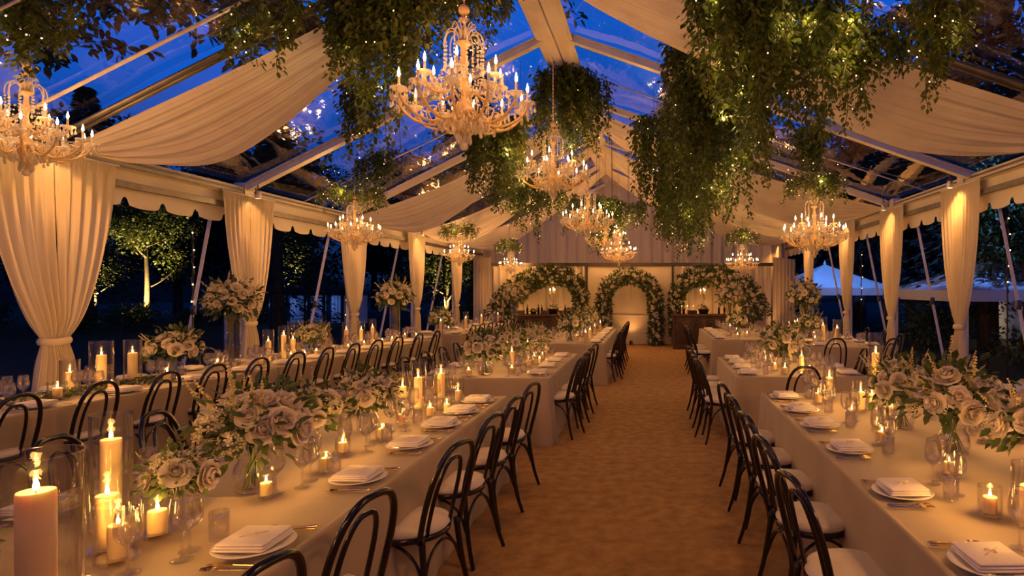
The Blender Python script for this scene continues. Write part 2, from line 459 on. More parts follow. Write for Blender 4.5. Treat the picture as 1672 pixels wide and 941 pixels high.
swag(-1, 6.38, SW_L, .08, 1, 'broad cream voile swag falling to the first left-side curtain')
swag(1, 6.38, SW_R, .08, 1, 'broad cream voile swag overhead on the right-hand roof slope behind greenery')
names = {12.7: 'third', 16.1: 'fourth', 19.4: 'fifth'}
for Y0 in (12.7, 16.1, 19.4):
    swag(-1, Y0, SW_L, .28, 1.45, 'cream voile swag falling to the %s curtain of the left-side eave' % names[Y0])
    swag(1, Y0, SW_R, .22, 1.35, 'cream voile swag falling to the %s curtain of the right-side eave' % names[Y0])

# eaves: beam, fascia, rail, scalloped valance
for nm, xe, ze, s in (('wall_left', XL, ZL, -1), ('wall_right', XR, ZR, 1)):
    w = empty(nm, (0, 0, 0)); tag(w, 'open %s tent side with posts, eave beam and scalloped white valance' % nm[5:], 'wall', kind='structure')
    m = MB(); m.box((xe, 7.9, ze-.05), (.12, 29.6, .13)); m.build('eave_beam', M_canvas, w, smooth=False)
    m = MB(); m.box((xe-s*.07, 7.9, ze-.10), (.02, 29.6, .02)); m.box((xe-s*.07, 7.9, ze-.035), (.025, 29.6, .025)); m.build('track', M_rail, w, smooth=False)
    m = MB(); m.box((xe+s*.03, 7.9, ze-.20), (.015, 29.6, .2)); m.build('fascia', M_canvas, w, smooth=False)
    m = MB(); m.box((xe-s*.01, 7.9, ze-.295), (.07, 29.6, .075)); m.build('rail', M_rail, w, smooth=False)
    m = MB(); zt, zb = ze-.26, ze-(.53 if s < 0 else .56); y = -6.9
    loops = []
    while y < 22.6:
        prev = None
        cols = [(y, zb-.0)]
        P = []
        for (dy, dz) in ((0, 0), (.10, -.015), (.25, -.02), (.40, -.01), (.455, .01), (.485, .075), (.51, .10), (.545, .10), (.575, .075), (.60, .01), (.64, 0)):
            P.append((y+dy*.9, zb+dz))
        for (a, b) in zip(P, P[1:]):
            xo = xe+s*.075
            vs = []
            for xx in (xo-.004, xo+.004):
                vs += [(xx, a[0], a[1]), (xx, b[0], b[1]), (xx, b[0], zt), (xx, a[0], zt)]
            m.add(vs, [(0, 1, 2, 3), (7, 6, 5, 4), (0, 4, 5, 1)])
        y += .64*.9
    m.build('valance', M_canvas, w, smooth=False)
    for i, y in enumerate(BENTS if s < 0 else BENTS[:4]+[9.68, 12.45, 15.3, 19.0, 22.6]):
        m = MB(); m.box((xe+s*.0, y, ze/2-.06), (.07, .07, ze-.10)); m.box((xe, y, .02), (.16, .16, .02))
        m.build('post', M_canvas, w, smooth=False)
        m = MB(); m.box((xe, y, ze-.02), (.17, .2, .2)); m.build('corner_bracket', M_alu, w, smooth=False)

# back gable of cloth
wb = MB()
def fn(u, v):
    x = lerp(XL, XR, u); return (x, 22.62+.035*math.sin(x*17)+.015*math.sin(x*31+1), lerp(.01, roofz(x)-.05, v))
wb.grid(fn, 420, 6); tag(wb.build('wall_back', M_drape), 'pleated cream cloth closing the far gable of the tent', 'wall', kind='structure')

wf = MB()
def fn(u, v):
    x = lerp(XL, XR, u); return (x, -6.85+.03*math.sin(x*17), lerp(.01, roofz(x)-.05, v))
wf.grid(fn, 300, 6); tag(wf.build('wall_front', M_drape), 'pleated cream cloth closing the tent behind the camera', 'wall', kind='structure')
# ================================================================== CURTAINS
def curtain_template(h, tie):
    root = thing('curtain', '', 'curtain')
    rr = random.Random(11)
    for s in (-1, 1):
        m = MB(); NV = 44
        def fn(u, v, s=s):
            # v 0 at the floor, 1 at the top; u 0 at the centre split, 1 at the outer edge
            z = .015+v*(h-.015)
            tz = tie/h
            if v > tz:
                k = (v-tz)/(1-tz)
                hw = .105+(.60-.105)*(1-(1-k)**1.95)**.85
            else:
                k = (tz-v)/tz; hw = .105+.14*k**.7
            bulge = math.exp(-((v-tz)/.05)**2)
            y = s*(-.012+(hw+.012)*u)
            g = (0.60-hw)/.60
            amp = .014+.030*g
            fr = 5.5
            x = amp*math.sin(u*2*PI*fr+s*1.0+.5*math.sin(v*4))+.35*amp*math.sin(u*2*PI*12+v*3)+.05*g*math.cos(u*PI/2)
            x *= (1-.6*bulge)
            if v > .965: x = .012*math.sin(u*2*PI*19)
            return (x, y, z)
        m.grid(fn, 84, NV)
        m.build('curtain_panel', M_drape, root)
    m = MB()
    def fn(u, v):
        a = 2*PI*u
        return ((.075+.012*math.sin(PI*v))*math.cos(a), (.122+.012*math.sin(PI*v))*math.sin(a), tie-.035+.07*v+.006*math.sin(a*3))
    m.grid(fn, 32, 4); m.build('tieback', M_drape, root)
    m = MB(); m.tube([(0.0, -.62, h-.01), (0.0, .62, h-.01)], .014, 8); m.build('curtain_rod', M_alu, root)
    return root
names = ['first', 'second', 'third', 'fourth', 'fifth']
cl = curtain_template(ZL-.10, 1.22)
cur_y = [6.36, 9.45, 12.75, 16.15, 19.45]
for i, y in enumerate(cur_y):
    oc = place(cl, 'tall cream voile curtain tied at waist height, %s post of the left-side wall' % names[i], (XL+.095, y, 0), 0, 'tied curtains of the left-side wall')
    oc.scale = (1.25, 1.22, 1) if i == 0 else (1, 1, 1)
crr = curtain_template(ZR-.10, 1.16)
cur_r = [9.45, 12.7, 16.05, 19.3]
cur_r = [(4.85, 9.68), (4.85, 12.45), (4.85, 15.3), (4.85, 19.0), (4.55, 22.2)]
for i, (x, y) in enumerate(cur_r):
    place(crr, 'tall cream voile curtain tied at waist height, %s from camera along the right-side wall' % names[i], (x+.005, y, 0), PI, 'tied curtains of the right-side wall')

# spot fixtures at the post heads, washing the curtains
sp = thing('spot_light', '', 'spotlight')
m = MB(); m.lathe([(.001, .06), (.035, .058), (.042, .03), (.045, -.05), (.038, -.055)], 16); o = m.build('housing', M_alu, sp)
m = MB(); m.lathe([(.001, -.046), (.036, -.046)], 16); m.build('lens', M_lens, sp)
m = MB(); m.tube([(0, -.055, 0), (0, -.055, .09), (0, 0, .11), (0, .055, .09), (0, .055, 0)], .006, 6); m.tube([(0, 0, .11), (0, 0, .20)], .01, 6); m.build('yoke', M_dark, sp)
for i, y in enumerate(cur_y):
    p = (XL+.25, y-.05, ZL-.10)
    place(sp, 'small spotlight shining down at the head of the %s left-side curtain' % names[i], (p[0], p[1], p[2]), 0, 'spotlights on the left-side posts')
    spot((p[0], p[1], p[2]-.07), (XL+.1, y, 2.55), W_POST*.7, WARM, 2.0, .9)
for i, (x, y) in enumerate(cur_r):
    p = (x-.17, y-.05, ZR-.10)
    place(sp, 'small spotlight shining down at the head of the %s right-side curtain' % names[i], (p[0], p[1], p[2]), PI, 'spotlights on the right-side posts')
    spot((p[0], p[1], p[2]-.07), (x-.0, y, 2.75), W_POST*.7, WARM, 2.0, .9)

# guy straps outside
def strap(a, b, label, g):
    m = MB(); m.beam(a, b, .05, .012, up=(0, 1, 0))
    mid = Vector(a).lerp(Vector(b), .52)
    root = thing('guy_strap', label, 'strap', (0, 0, 0), 0, g)
    m.build('webbing', M_strap, root, smooth=False)
    m = MB(); m.box((0, 0, 0), (.09, .03, .14), bevel=.008); m.build('ratchet', M_rail, root, loc=mid)
    m = MB(); m.tube([(b[0], b[1], .12), (b[0], b[1], -.02)], .014, 8); m.build('ground_stake', M_rail, root)
for i, (y, dx) in enumerate(((7.9, .42), (9.45, .55), (12.75, .6), (16.1, .6), (19.4, .6))):
    if i == 0: continue
    strap((XL-.16, y-.45, ZL-.3), (XL-.16-dx, y-.45, .01), 'white guy strap outside beside the %s left-side curtain' % names[i], 'guy straps on the left side')
for i, (x, y) in enumerate(((5.12, 9.1), (5.12, 11.9), (5.12, 14.7), (5.12, 17.9))):
    strap((x, y, ZR-.35), (x+.62, y, .01), 'white guy strap leaning outside near the %s right-side curtain' % names[i], 'guy straps on the right side')

# ================================================================== FAR BACKDROP
YB = 19.3
bd = thing('backdrop_screen', 'cream draped screen behind bars and flower arches at the aisle end', 'backdrop screen')
def section(x0, x1, amp, fr, nm):
    m = MB()
    def fn(u, v):
        x = lerp(x0, x1, u); return (x, YB+amp*math.sin(x*fr)+amp*.4*math.sin(x*fr*2.1+1), lerp(.01, 2.46, v))
    m.grid(fn, int(abs(x1-x0)*40), 4); return m.build(nm, M_drape, bd)
section(-5.0, -2.08, .035, 24, 'pleated_cloth')
section(-2.04, .62, .004, 5, 'flat_cloth')
section(.66, 3.75, .035, 24, 'pleated_cloth')
m = MB(); m.box((-.63, YB, 2.51), (8.85, .12, .10)); m.build('header_beam', M_dark, bd, smooth=False)
for x in (-2.06, .64):
    m = MB(); m.box((x, YB-.02, 1.24), (.06, .08, 2.46)); m.build('upright', M_dark, bd, smooth=False)
m = MB(); m.box((-.7, YB-.02, .89), (1.5, .02, .03)); m.box((-.7, YB-.02, 1.2), (.02, .02, 2.3)); m.build('panel_seam', M_canvas, bd, smooth=False)
# corner drapes past the ends of the screen
for s, x0 in ((-1, -5.05), (1, 3.8)):
    m = MB()
    def fn(u, v, s=s, x0=x0):
        k = u*1.15
        x = x0+s*k; return (x, YB+k*1.6+.05*math.sin(k*34)+.02*math.sin(k*71), lerp(.01, 2.75, v))
    m.grid(fn, 110, 5)
    tag(m.build('corner_drape', M_drape), 'pleated cream drape closing the %s corner beside the flower-framed bar' % ('left-hand' if s < 0 else 'right-hand'), 'drape', 'corner drapes')
# ================================================================== CHANDELIERS
def chandelier_meshes():
    D = {}
    m = MB()
    m.lathe([(.001, .56), (.03, .55), (.045, .52), (.02, .50), (.018, .46), (.05, .44), (.075, .43), (.05, .41), (.022, .38), (.028, .30), (.045, .26), (.03, .22),
             (.02, .16), (.03, .10), (.06, .06), (.04, .02), (.022, -.02), (.03, -.08), (.07, -.12), (.095, -.15), (.10, -.18), (.07, -.20), (.045, -.22),
             (.05, -.27), (.06, -.31), (.03, -.36), (.015, -.40), (.012, -.44)], 18)
    D['stem'] = m.mesh('crystal_stem', M_crystal_gold)
    m = MB(); m.ball((0, 0, -.48), .038, 14, 9); D['ball'] = m.mesh('crystal_ball', M_crystal)
    # crown of curled plumes with drops
    m = MB()
    for k in range(10):
        a = 2*PI*k/10; c, s = math.cos(a), math.sin(a)
        pts = [(r*c, r*s, z) for r, z in ((.03, .42), (.06, .50), (.11, .53), (.155, .49), (.17, .42), (.165, .38))]
        m.tube(bez(pts, 4), .007, 5)
        for z in (.36, .325, .29, .255): m.ball((.165*c, .165*s, z), .013, 6, 4)
        m.drop((.165*c, .165*s, .235), .016, .065)
        pts = [(r*c, r*s, z) for r, z in ((.02, .45), (.05, .56), (.085, .60), (.10, .57))]
        m.tube(bez(pts, 4), .006, 5)
    D['crown'] = m.mesh('crystal_crown', M_crystal)
    # bead swags from crown to arms and pendants under the hub
    m = MB(); rr = random.Random(2)
    for k in range(20):
        a = 2*PI*k/20; c, s = math.cos(a), math.sin(a)
        r1 = .50 if k % 2 == 0 else .33
        z1 = -.10 if k % 2 == 0 else .06
        for i in range(16):
            t = i/15; r = .16+(r1-.16)*t; z = .24*(1-t)+z1*t-.20*math.sin(PI*t)*(.7+.3*(k % 2))
            m.ball((r*c, r*s, z), .0095, 5, 4)
    for k in range(24):
        a = 2*PI*k/24; c, s = math.cos(a), math.sin(a); r0 = .10+.40*((k*7) % 5)/5
        z = -.02-.18*(r0 < .3)
        for i in range(5): m.ball((r0*c, r0*s, z-.02*i), .009, 5, 4)
        m.drop((r0*c, r0*s, z-.11), .016, .07)
    for ring, (rr_, z0, n, h) in enumerate(((.08, -.26, 10, .10), (.14, -.24, 14, .09), (.21, -.25, 18, .08), (.055, -.34, 7, .12))):
        for k in range(n):
            a = 2*PI*(k+.5*ring)/n
            zz = z0+rr.uniform(-.02, .02)
            for q in range(3): m.ball((rr_*math.cos(a), rr_*math.sin(a), zz+.045-q*.018), .008, 5, 4)
            m.drop((rr_*math.cos(a), rr_*math.sin(a), zz-.005), .018, h)
    D['pend'] = m.mesh('crystal_pendants', M_crystal)
    for nm, pts in (('low', ((.06, -.17), (.15, -.25), (.28, -.30), (.42, -.26), (.52, -.17), (.55, -.09))),
                    ('high', ((.05, -.05), (.10, .00), (.19, -.04), (.28, -.03), (.33, .03), (.34, .09)))):
        m = MB(); P = bez([(r, 0, z) for r, z in pts], 5)
        m.tube(P, [.012+.003*(i % 3 == 0) for i in range(len(P))], 6)
        m.tube(bez([(pts[2][0], 0, pts[2][1]), (pts[2][0]+.04, 0, pts[2][1]+.10), (pts[2][0]-.03, 0, pts[2][1]+.13), (pts[2][0]-.04, 0, pts[2][1]+.07)], 5), .007, 5)
        D['arm_'+nm] = m.mesh('crystal_arm', M_crystal_gold)
        e = pts[-1]
        m = MB(); m.lathe([(.008, -.03), (.02, -.02), (.05, .0), (.072, .018), (.068, .022), (.03, .012), (.012, .015), (.014, .035)], 14, (e[0], 0, e[1]))
        D['bob_'+nm] = m.mesh('drip_pan', M_crystal)
        m = MB(); m.lathe([(.011, .015), (.011, .105), (.001, .108)], 10, (e[0], 0, e[1])); D['can_'+nm] = m.mesh('candle_sleeve', M_tube)
        m = MB(); m.lathe([(.001, .105), (.009, .115), (.0125, .132), (.009, .155), (.003, .18), (.0005, .19)], 10, (e[0], 0, e[1])); D['bulb_'+nm] = m.mesh('flame_bulb', M_bulb)
        m = MB()
        for k in range(6):
            a = 2*PI*k/6; x, y = e[0]+.066*math.cos(a), .066*math.sin(a)
            m.ball((x, y, e[1]+.0), .009, 5, 4); m.drop((x, y, e[1]-.012), .013, .062)
        m.drop((e[0], 0, e[1]-.03), .016, .09)
        D['drop_'+nm] = m.mesh('crystal_drops', M_crystal)
    return D
CD = chandelier_meshes()
def chandelier(label, loc, s, nlow, nhigh, detail, power, rot=0.0):
    r = thing('chandelier', label, 'chandelier', loc, rot, 'crystal chandeliers of the tent', s)
    put('central_stem', CD['stem'], r); put('finial_ball', CD['ball'], r); put('crown', CD['crown'], r); put('crystal_chain', CD['pend'], r)
    zt = roofz(loc[0])-.1
    top = (zt-loc[2])/s
    m = MB(); m.tube([(0, 0, .55), (0, 0, top)], .006, 5)
    for i in range(int((top-.55)/.06)): m.ball((0, 0, .58+i*.06), .014, 6, 4, 1.5)
    m.build('hanging_chain', M_crystal_gold, r)
    if detail:
        m = MB(); m.ball((0, 0, .72), .05, 10, 7); m.lathe([(.01, .66), (.05, .64), (.02, .61)], 12); m.build('canopy_ball', M_crystal_gold, r)
    for nm, n, off in (('low', nlow, 0), ('high', nhigh, .5)):
        for k in range(n):
            a = 2*PI*(k+off)/n
            arm = put('arm', CD['arm_'+nm], r, rot=(0, 0, a))
            put('drip_pan', CD['bob_'+nm], arm)
            if detail: put('candle_sleeve', CD['can_'+nm], arm); put('crystal_drops', CD['drop_'+nm], arm)
            put('flame_bulb', CD['bulb_'+nm], arm)
    for k in range(4):
        a = PI/4+PI/2*k
        point((.42*math.cos(a), .42*math.sin(a), .10), power, WARM, .035, r)
    return r
X = 1.0
chandelier('largest crystal chandelier, twelve lower arms, hanging closest to the camera under the ridge', (-1.66, 5.4, 3.5), 1.0, 12, 6, True, W_CHAND*1.0, .13)
chandelier('crystal chandelier second in the ridge row, in front of the dark hanging greenery', (-1.62, 10.0, 3.72), 1.0, 10, 5, True, W_CHAND*1.0, .3)
chandelier('crystal chandelier third in the ridge row, below the centre greenery', (-1.44, 13.7, 3.38), 1.0, 10, 5, True, W_CHAND)
chandelier('crystal chandelier fourth in the ridge row, overlapped by the third', (-1.27, 16.6, 3.2), 1.0, 10, 5, False, W_CHAND*1.3, .2)
chandelier('crystal chandelier last in the ridge row, just above the flower arch doorway', (-1.02, 18.6, 2.92), .95, 10, 5, False, W_CHAND*1.7, .5)
chandelier('crystal chandelier cut by the photo edge beside the first left-side curtain', (-5.52, 5.4, 3.16), .78, 12, 6, True, W_CHAND*.42, .2)
chandelier('crystal chandelier under a leafy ball between the second and third left-side curtains', (-5.15, 10.6, 2.80), .75, 10, 5, True, W_CHAND*.8)
chandelier('small crystal chandelier under a leafy ball near the fourth left-side curtain', (-5.2, 16.5, 2.72), .72, 10, 5, False, W_CHAND*.8)
chandelier('tiny far crystal chandelier above the left-hand bar', (-4.3, 18.6, 2.5), .62, 8, 4, False, W_CHAND*.7)
chandelier('crystal chandelier under a leafy ball on the right-hand side of the tent', (2.54, 9.6, 2.68), .86, 12, 6, True, W_CHAND*.75, .1)
chandelier('small far crystal chandelier above the carved right-hand bar', (2.5, 17.0, 2.52), .78, 10, 5, False, W_CHAND*.8)

chandelier('unseen crystal chandelier added above the camera to warm the foreground', (-1.6, .6, 3.9), 1.0, 8, 4, False, W_CHAND*1.6)  # this and the next ones: out of view, added to warm the near half
chandelier('unseen crystal chandelier added far behind the camera for more warm light', (-1.6, -3.6, 3.7), 1.0, 8, 4, False, W_CHAND*1.6)
chandelier('unseen crystal chandelier added out of view to brighten the right-hand front', (2.54, 2.2, 3.5), .86, 8, 4, False, W_CHAND*3.0)
# ================================================================== CHAIR
def chair_template():
    r = thing('bentwood_chair', '', 'chair')
    # the sitter faces +X, back rest at -X
    m = MB()
    m.lathe([(.195, .420), (.210, .425), (.213, .442), (.208, .455), (.15, .452), (.001, .45)], 30); m.add([], [])
    m.build('seat_frame', M_black, r)
    m = MB(); m.lathe([(.200, .453), (.212, .468), (.205, .488), (.17, .498), (.08, .503), (.001, .504)], 30); m.build('seat_pad', M_cushion, r)
    for s in (-1, 1):
        m = MB(); m.tube(bez([(.135, s*.135, .44), (.150, s*.150, .30), (.175, s*.175, .12), (.205, s*.200, .0)], 4), [.0175-.006*i/12 for i in range(13)], 8); m.build('leg', M_black, r)
    for s in (-1, 1):
        m = MB(); m.tube(bez([(-.188, s*.150, .47), (-.205, s*.158, .32), (-.235, s*.172, .14), (-.275, s*.188, .0)], 4), [.0175-.005*i/12 for i in range(13)], 8); m.build('leg', M_black, r)
    def loop(w, zt, z0, x0, bulge):
        pts = []
        for i in range(33):
            t = i/32; a = PI*t
            k = abs(math.cos(a))
            y = -w*math.copysign(min(1, k**.62), math.cos(a)) if abs(math.cos(a)) > 1e-6 else 0
            z = z0+(zt-z0)*math.sin(a)**.80
            y *= 1+bulge*math.sin(2*min(a, PI-a))*.5
            x = x0-.13*((z-z0)/(.93-.45))**1.15
            pts.append((x, y, z))
        return pts
    m = MB(); m.tube(loop(.172, .935, .44, -.190, .25), .0155, 9); m.build('back_hoop', M_black, r)
    m = MB(); m.tube(loop(.095, .855, .45, -.178, .18), .0115, 8); m.build('inner_hoop', M_black, r)
    # curved braces under the seat, one arch per side
    for (a, b) in (((.155, -.155), (.155, .155)), ((.155, .155), (-.205, .158)), ((-.205, .158), (-.205, -.158)), ((-.205, -.158), (.155, -.155))):
        m = MB()
        m.tube(bez([(a[0]*1.05, a[1]*1.05, .20), (lerp(a[0], b[0], .14), lerp(a[1], b[1], .14), .335), (lerp(a[0], b[0], .5), lerp(a[1], b[1], .5), .405),
                    (lerp(a[0], b[0], .86), lerp(a[1], b[1], .86), .335), (b[0]*1.05, b[1]*1.05, .20)], 5), .0085, 7)
        m.build('brace', M_black, r)
    return r
chair0 = chair_template()

# ================================================================== TABLES
def cloth(x0, x1, y0, y1, label, seed):
    rr = random.Random(seed); m = MB()
    cx_, cy_ = (x0+x1)/2, (y0+y1)/2; w, d = x1-x0, y1-y0
    # perimeter samples
    per = []
    step = .035
    nx, ny = int(w/step), int(d/step)
    for i in range(nx): per.append((x0+w*i/nx, y0, 0, -1))
    for i in range(ny): per.append((x1, y0+d*i/ny, 1, 0))
    for i in range(nx): per.append((x1-w*i/nx, y1, 0, 1))
    for i in range(ny): per.append((x0, y1-d*i/ny, -1, 0))
    n = len(per); L = 2*(w+d); phs = [rr.uniform(0, 6.28) for _ in range(6)]
    rows = [(.752, -.03), (.760, -.012), (.758, 0), (.745, .006), (.70, .010), (.6, .014), (.45, .022), (.3, .030), (.15, .038), (.012, .045)]
    vs = []
    for (z, offs) in rows:
        dep = max(0, (.745-z)/.745)
        for i, (x, y, nx_, ny_) in enumerate(per):
            s = i/n*L
            # distance to the nearest corner gathers deeper folds
            dc = min(abs(x-x0)+abs(y-y0), abs(x-x1)+abs(y-y0), abs(x-x1)+abs(y-y1), abs(x-x0)+abs(y-y1))
            g = math.exp(-dc*3.5)
            f = dep*(.010*math.sin(s*9+phs[0])+.008*math.sin(s*17+phs[1])+.016*math.sin(s*3.1+phs[2])*.6)+dep*g*.045*math.sin(s*26+phs[3])
            o = offs+f
            kx, ky = nx_, ny_
            if dc < .06:
                kx = (1 if abs(x-x1) < abs(x-x0) else -1)*.75; ky = (1 if abs(y-y1) < abs(y-y0) else -1)*.75
                o += dep*.03
            vs.append((x+kx*o, y+ky*o, z))
    fs = []
    for r in range(len(rows)-1):
        for i in range(n):
            j = (i+1) % n; fs.append((r*n+j, r*n+i, (r+1)*n+i, (r+1)*n+j))
    m.add(vs, fs)
    m.add([(x+ (-kx)*.03, y+(-ky)*.03, .752) for (x, y, kx, ky) in per], [tuple(range(n))])
    o = m.build('tablecloth', M_cloth); tag(o, label, 'tablecloth', 'floor-length linens on the long tables')
    return o
TB = {  # name: x0 x1 y0 y1 at near end, (shift of x at the far end)
 'T1': (-2.92, -1.37, .9, 5.74), 'T2': (-2.66, -1.16, 6.86, 9.44), 'T3': (-2.35, -.88, 11.1, 15.3),
 'R1': (1.05, 2.60, .9, 5.9), 'R2': (.96, 2.46, 6.97, 8.94), 'R3': (1.18, 2.62, 12.0, 15.3), 'R4': (2.75, 4.05, 10.5, 15.4),
}
TN = {'T1': 'front left-aisle table', 'T2': 'middle left-aisle table', 'T3': 'far left-aisle table', 'R1': 'front right-aisle table',
      'R2': 'middle right-aisle table', 'R3': 'far right-aisle table', 'R4': 'outer right-row table',
      'L1': 'front outer left-row table', 'L2': 'middle outer left-row table', 'L3': 'far outer left-row table'}
for k, (x0, x1, y0, y1) in TB.items():
    cloth(x0, x1, y0, y1, 'beige floor-length tablecloth on the %s' % TN[k], ord(k[0])*7+int(k[1]))
# the outer left row runs slightly askew
def lx(y): return -5.07+(y-4.76)*.100
def rotcloth(y0, y1, k, wd):
    o = cloth(0, 0+wd, 0, y1-y0, 'beige floor-length tablecloth on the %s' % TN[k], int(k[1])+40)
    a = math.atan(.100); o.location = (lx(y0)-wd*math.cos(a), y0+wd*math.sin(a), 0); o.rotation_euler = (0, 0, -a)
    return o
rotcloth(4.15, 7.78, 'L1', 1.05); rotcloth(7.82, 12.5, 'L2', 1.05); rotcloth(13.3, 17.6, 'L3', 1.05)

TT = .761   # table top height
# ================================================================== TABLEWARE TEMPLATES
def one(name, mb, mat, cat, smooth=True, auto=None):
    o = mb.build(name, mat, smooth=smooth, auto=auto); o['category'] = cat; return o
m = MB(); m.lathe([(.001, 0), (.085, 0), (.09, .003), (.118, .012), (.142, .017), (.144, .019), (.140, .0205), (.115, .016), (.085, .008), (.001, .0075)], 40)
plate = one('dinner_plate', m, M_plate, 'plate')
napk = thing('folded_napkin', '', 'napkin')
m = MB()
for k, (w, d, h, z) in enumerate(((.225, .165, .010, .005), (.218, .160, .010, .015), (.212, .155, .011, .0255))):
    m.box((0, 0, z), (d+.03, w-.02, h), rz=.0+.012*(k-1), bevel=.0048)
m.build('linen_fold', M_napkin, napk)
m = MB()
m.tube([(-.035, -.03, .0335), (0, .0, .035), (.040, .03, .0335)], .0018, 6)
m.tube(bez([(0, 0, .036), (.010, -.006, .040), (.015, -.016, .036), (.005, -.009, .035)], 4), .002, 5)
m.tube(bez([(0, 0, .036), (-.006, .010, .040), (-.016, .012, .036), (-.006, .003, .035)], 4), .002, 5)
m.build('ribbon_knot', M_ribbon, napk)
# knife, fork, spoon lie along X, handle end at the table edge
def cutlery():
    k = MB()
    k.tube([(-.10, 0, .006), (-.09, 0, .006), (-.05, 0, .005), (0, 0, .005), (.012, 0, .006)], [.003, .0065, .005, .0038, .0055], 8)
    k.add([(.012, -.004, .004), (.012, .006, .004), (.09, .009, .003), (.118, .002, .003), (.10, -.007, .003), (.012, -.004, .006), (.012, .006, .006), (.09, .009, .005), (.118, .002, .0045), (.10, -.007, .005)],
          [(4, 3, 2, 1, 0), (5, 6, 7, 8, 9), (0, 1, 6, 5), (1, 2, 7, 6), (2, 3, 8, 7), (3, 4, 9, 8), (4, 0, 5, 9)])
    f = MB()
    f.tube([(-.10, 0, .006), (-.09, 0, .006), (-.04, 0, .004), (.03, 0, .004), (.05, 0, .007)], [.003, .006, .004, .0026, .004], 8)
    f.box((.058, 0, .008), (.024, .022, .003), bevel=.001)
    for y in (-.009, -.003, .003, .009): f.tube([(.066, y, .008), (.085, y, .011), (.108, y, .008)], [.0019, .0017, .001], 5)
    s = MB()
    s.tube([(-.10, 0, .006), (-.09, 0, .006), (-.04, 0, .004), (.04, 0, .004), (.055, 0, .006)], [.003, .006, .004, .0026, .0035], 8)
    s.grid(lambda u, v: (.050+.058*u, (v-.5)*.042*math.sin(PI*min(.999, max(.001, u*.9+.08)))**.6, .009-.008*math.sin(PI*u)*math.sin(PI*v)), 10, 8)
    return k, f, s
kk, ff, ss = cutlery()
knife = one('table_knife', kk, M_gold, 'knife', auto=.6); fork = one('table_fork', ff, M_gold, 'fork', auto=.6); spoon = one('table_spoon', ss, M_gold, 'spoon')
def wineglass(h, rb, rr_, name, n=28):
    m = MB(); zs = h*.42
    m.lathe([(.001, .004), (.012, .004), (.030, .002), (.037, .0), (.038, .002), (.012, .008), (.0045, .02), (.0038, zs*.5), (.0045, zs*.92), (.012, zs),
             (rb*.62, zs+h*.06), (rb*.93, zs+h*.15), (rb, zs+h*.24), (rb*.96, zs+h*.36), (rr_*1.03, h-.01), (rr_, h), (rr_-.0015, h), (rb*.93, zs+h*.36), (rb*.97, zs+h*.24), (rb*.89, zs+h*.155), (rb*.56, zs+h*.075), (.001, zs+h*.02)], n)
    return one(name, m, M_stemware, 'glass')
wine = wineglass(.235, .043, .033, 'wine_glass')
goblet = wineglass(.205, .046, .038, 'water_goblet')
m = MB(); m.lathe([(.001, .0), (.030, .0), (.034, .004), (.036, .05), (.037, .115), (.0365, .1155), (.0345, .115), (.0335, .05), (.031, .012), (.001, .010)], 26)
tumbler = one('glass_tumbler', m, M_stemware, 'glass')

# candles in glass cylinders: unit templates for a few proportions
def hurricane(r_, h):
    m = MB(); m.lathe([(.001, 0), (r_-.006, 0), (r_, .006), (r_, h-.004), (r_-.001, h), (r_-.004, h), (r_-.005, h-.004), (r_-.005, .016), (.001, .012)], 36)
    return m
def candle_tpl(r_, h, name='pillar_candle'):
    root = thing(name, '', 'candle')
    m = MB(); m.lathe([(.001, 0), (r_*.97, 0), (r_, .004), (r_, h-.006), (r_*.96, h), (r_*.85, h-.001), (r_*.6, h-.006), (.001, h-.008)], 24); m.build('wax', M_wax, root)
    m = MB(); m.tube([(0, 0, h-.008), (.001, 0, h+.008)], .0012, 5); m.build('wick', M_wick, root)
    f = max(.7, min(1.0, r_/.035))
    m = MB(); m.lathe([(.0004, h+.000), (.0046*f, h+.004), (.0072*f, h+.011*f), (.0058*f, h+.020*f), (.0026*f, h+.030*f), (.0003, h+.038*f)], 12); m.build('flame', M_flame, root)
    return root
HUR = {}
def get_h(r_, h):
    k = (round(r_, 3), round(h, 2))
    if k not in HUR:
        HUR[k] = one('glass_hurricane', hurricane(*k), M_glass, 'candle holder', auto=.7)
    return HUR[k]
CAN = {}
def get_c(r_, h):
    k = (round(r_, 3), round(h, 2))
    if k not in CAN: CAN[k] = candle_tpl(*k)
    return CAN[k]
NCAND = [0]
def candle_set(x, y, r_, h, rc, hc, where, z=TT, light=1.0, group=None):
    if hc < .10: kindw, cand = 'votive glass', 'small lit candle'
    elif h > .3: kindw, cand = 'tall glass cylinder', 'tall lit pillar candle'
    else: kindw, cand = 'glass candle cylinder', 'lit pillar candle'
    place(get_h(r_, h), '%s %s' % (kindw, where), (x, y, z), 0, group and group+' glasses')
    place(get_c(rc, hc), '%s %s' % (cand, where), (x, y, z+.013), R.uniform(0, 6), group and group+' candles')
    if light > 0: point((x, y, z+hc+.045), W_CANDLE*light, CANDLE, .012, None, 'candle_light')
    NCAND[0] += 1
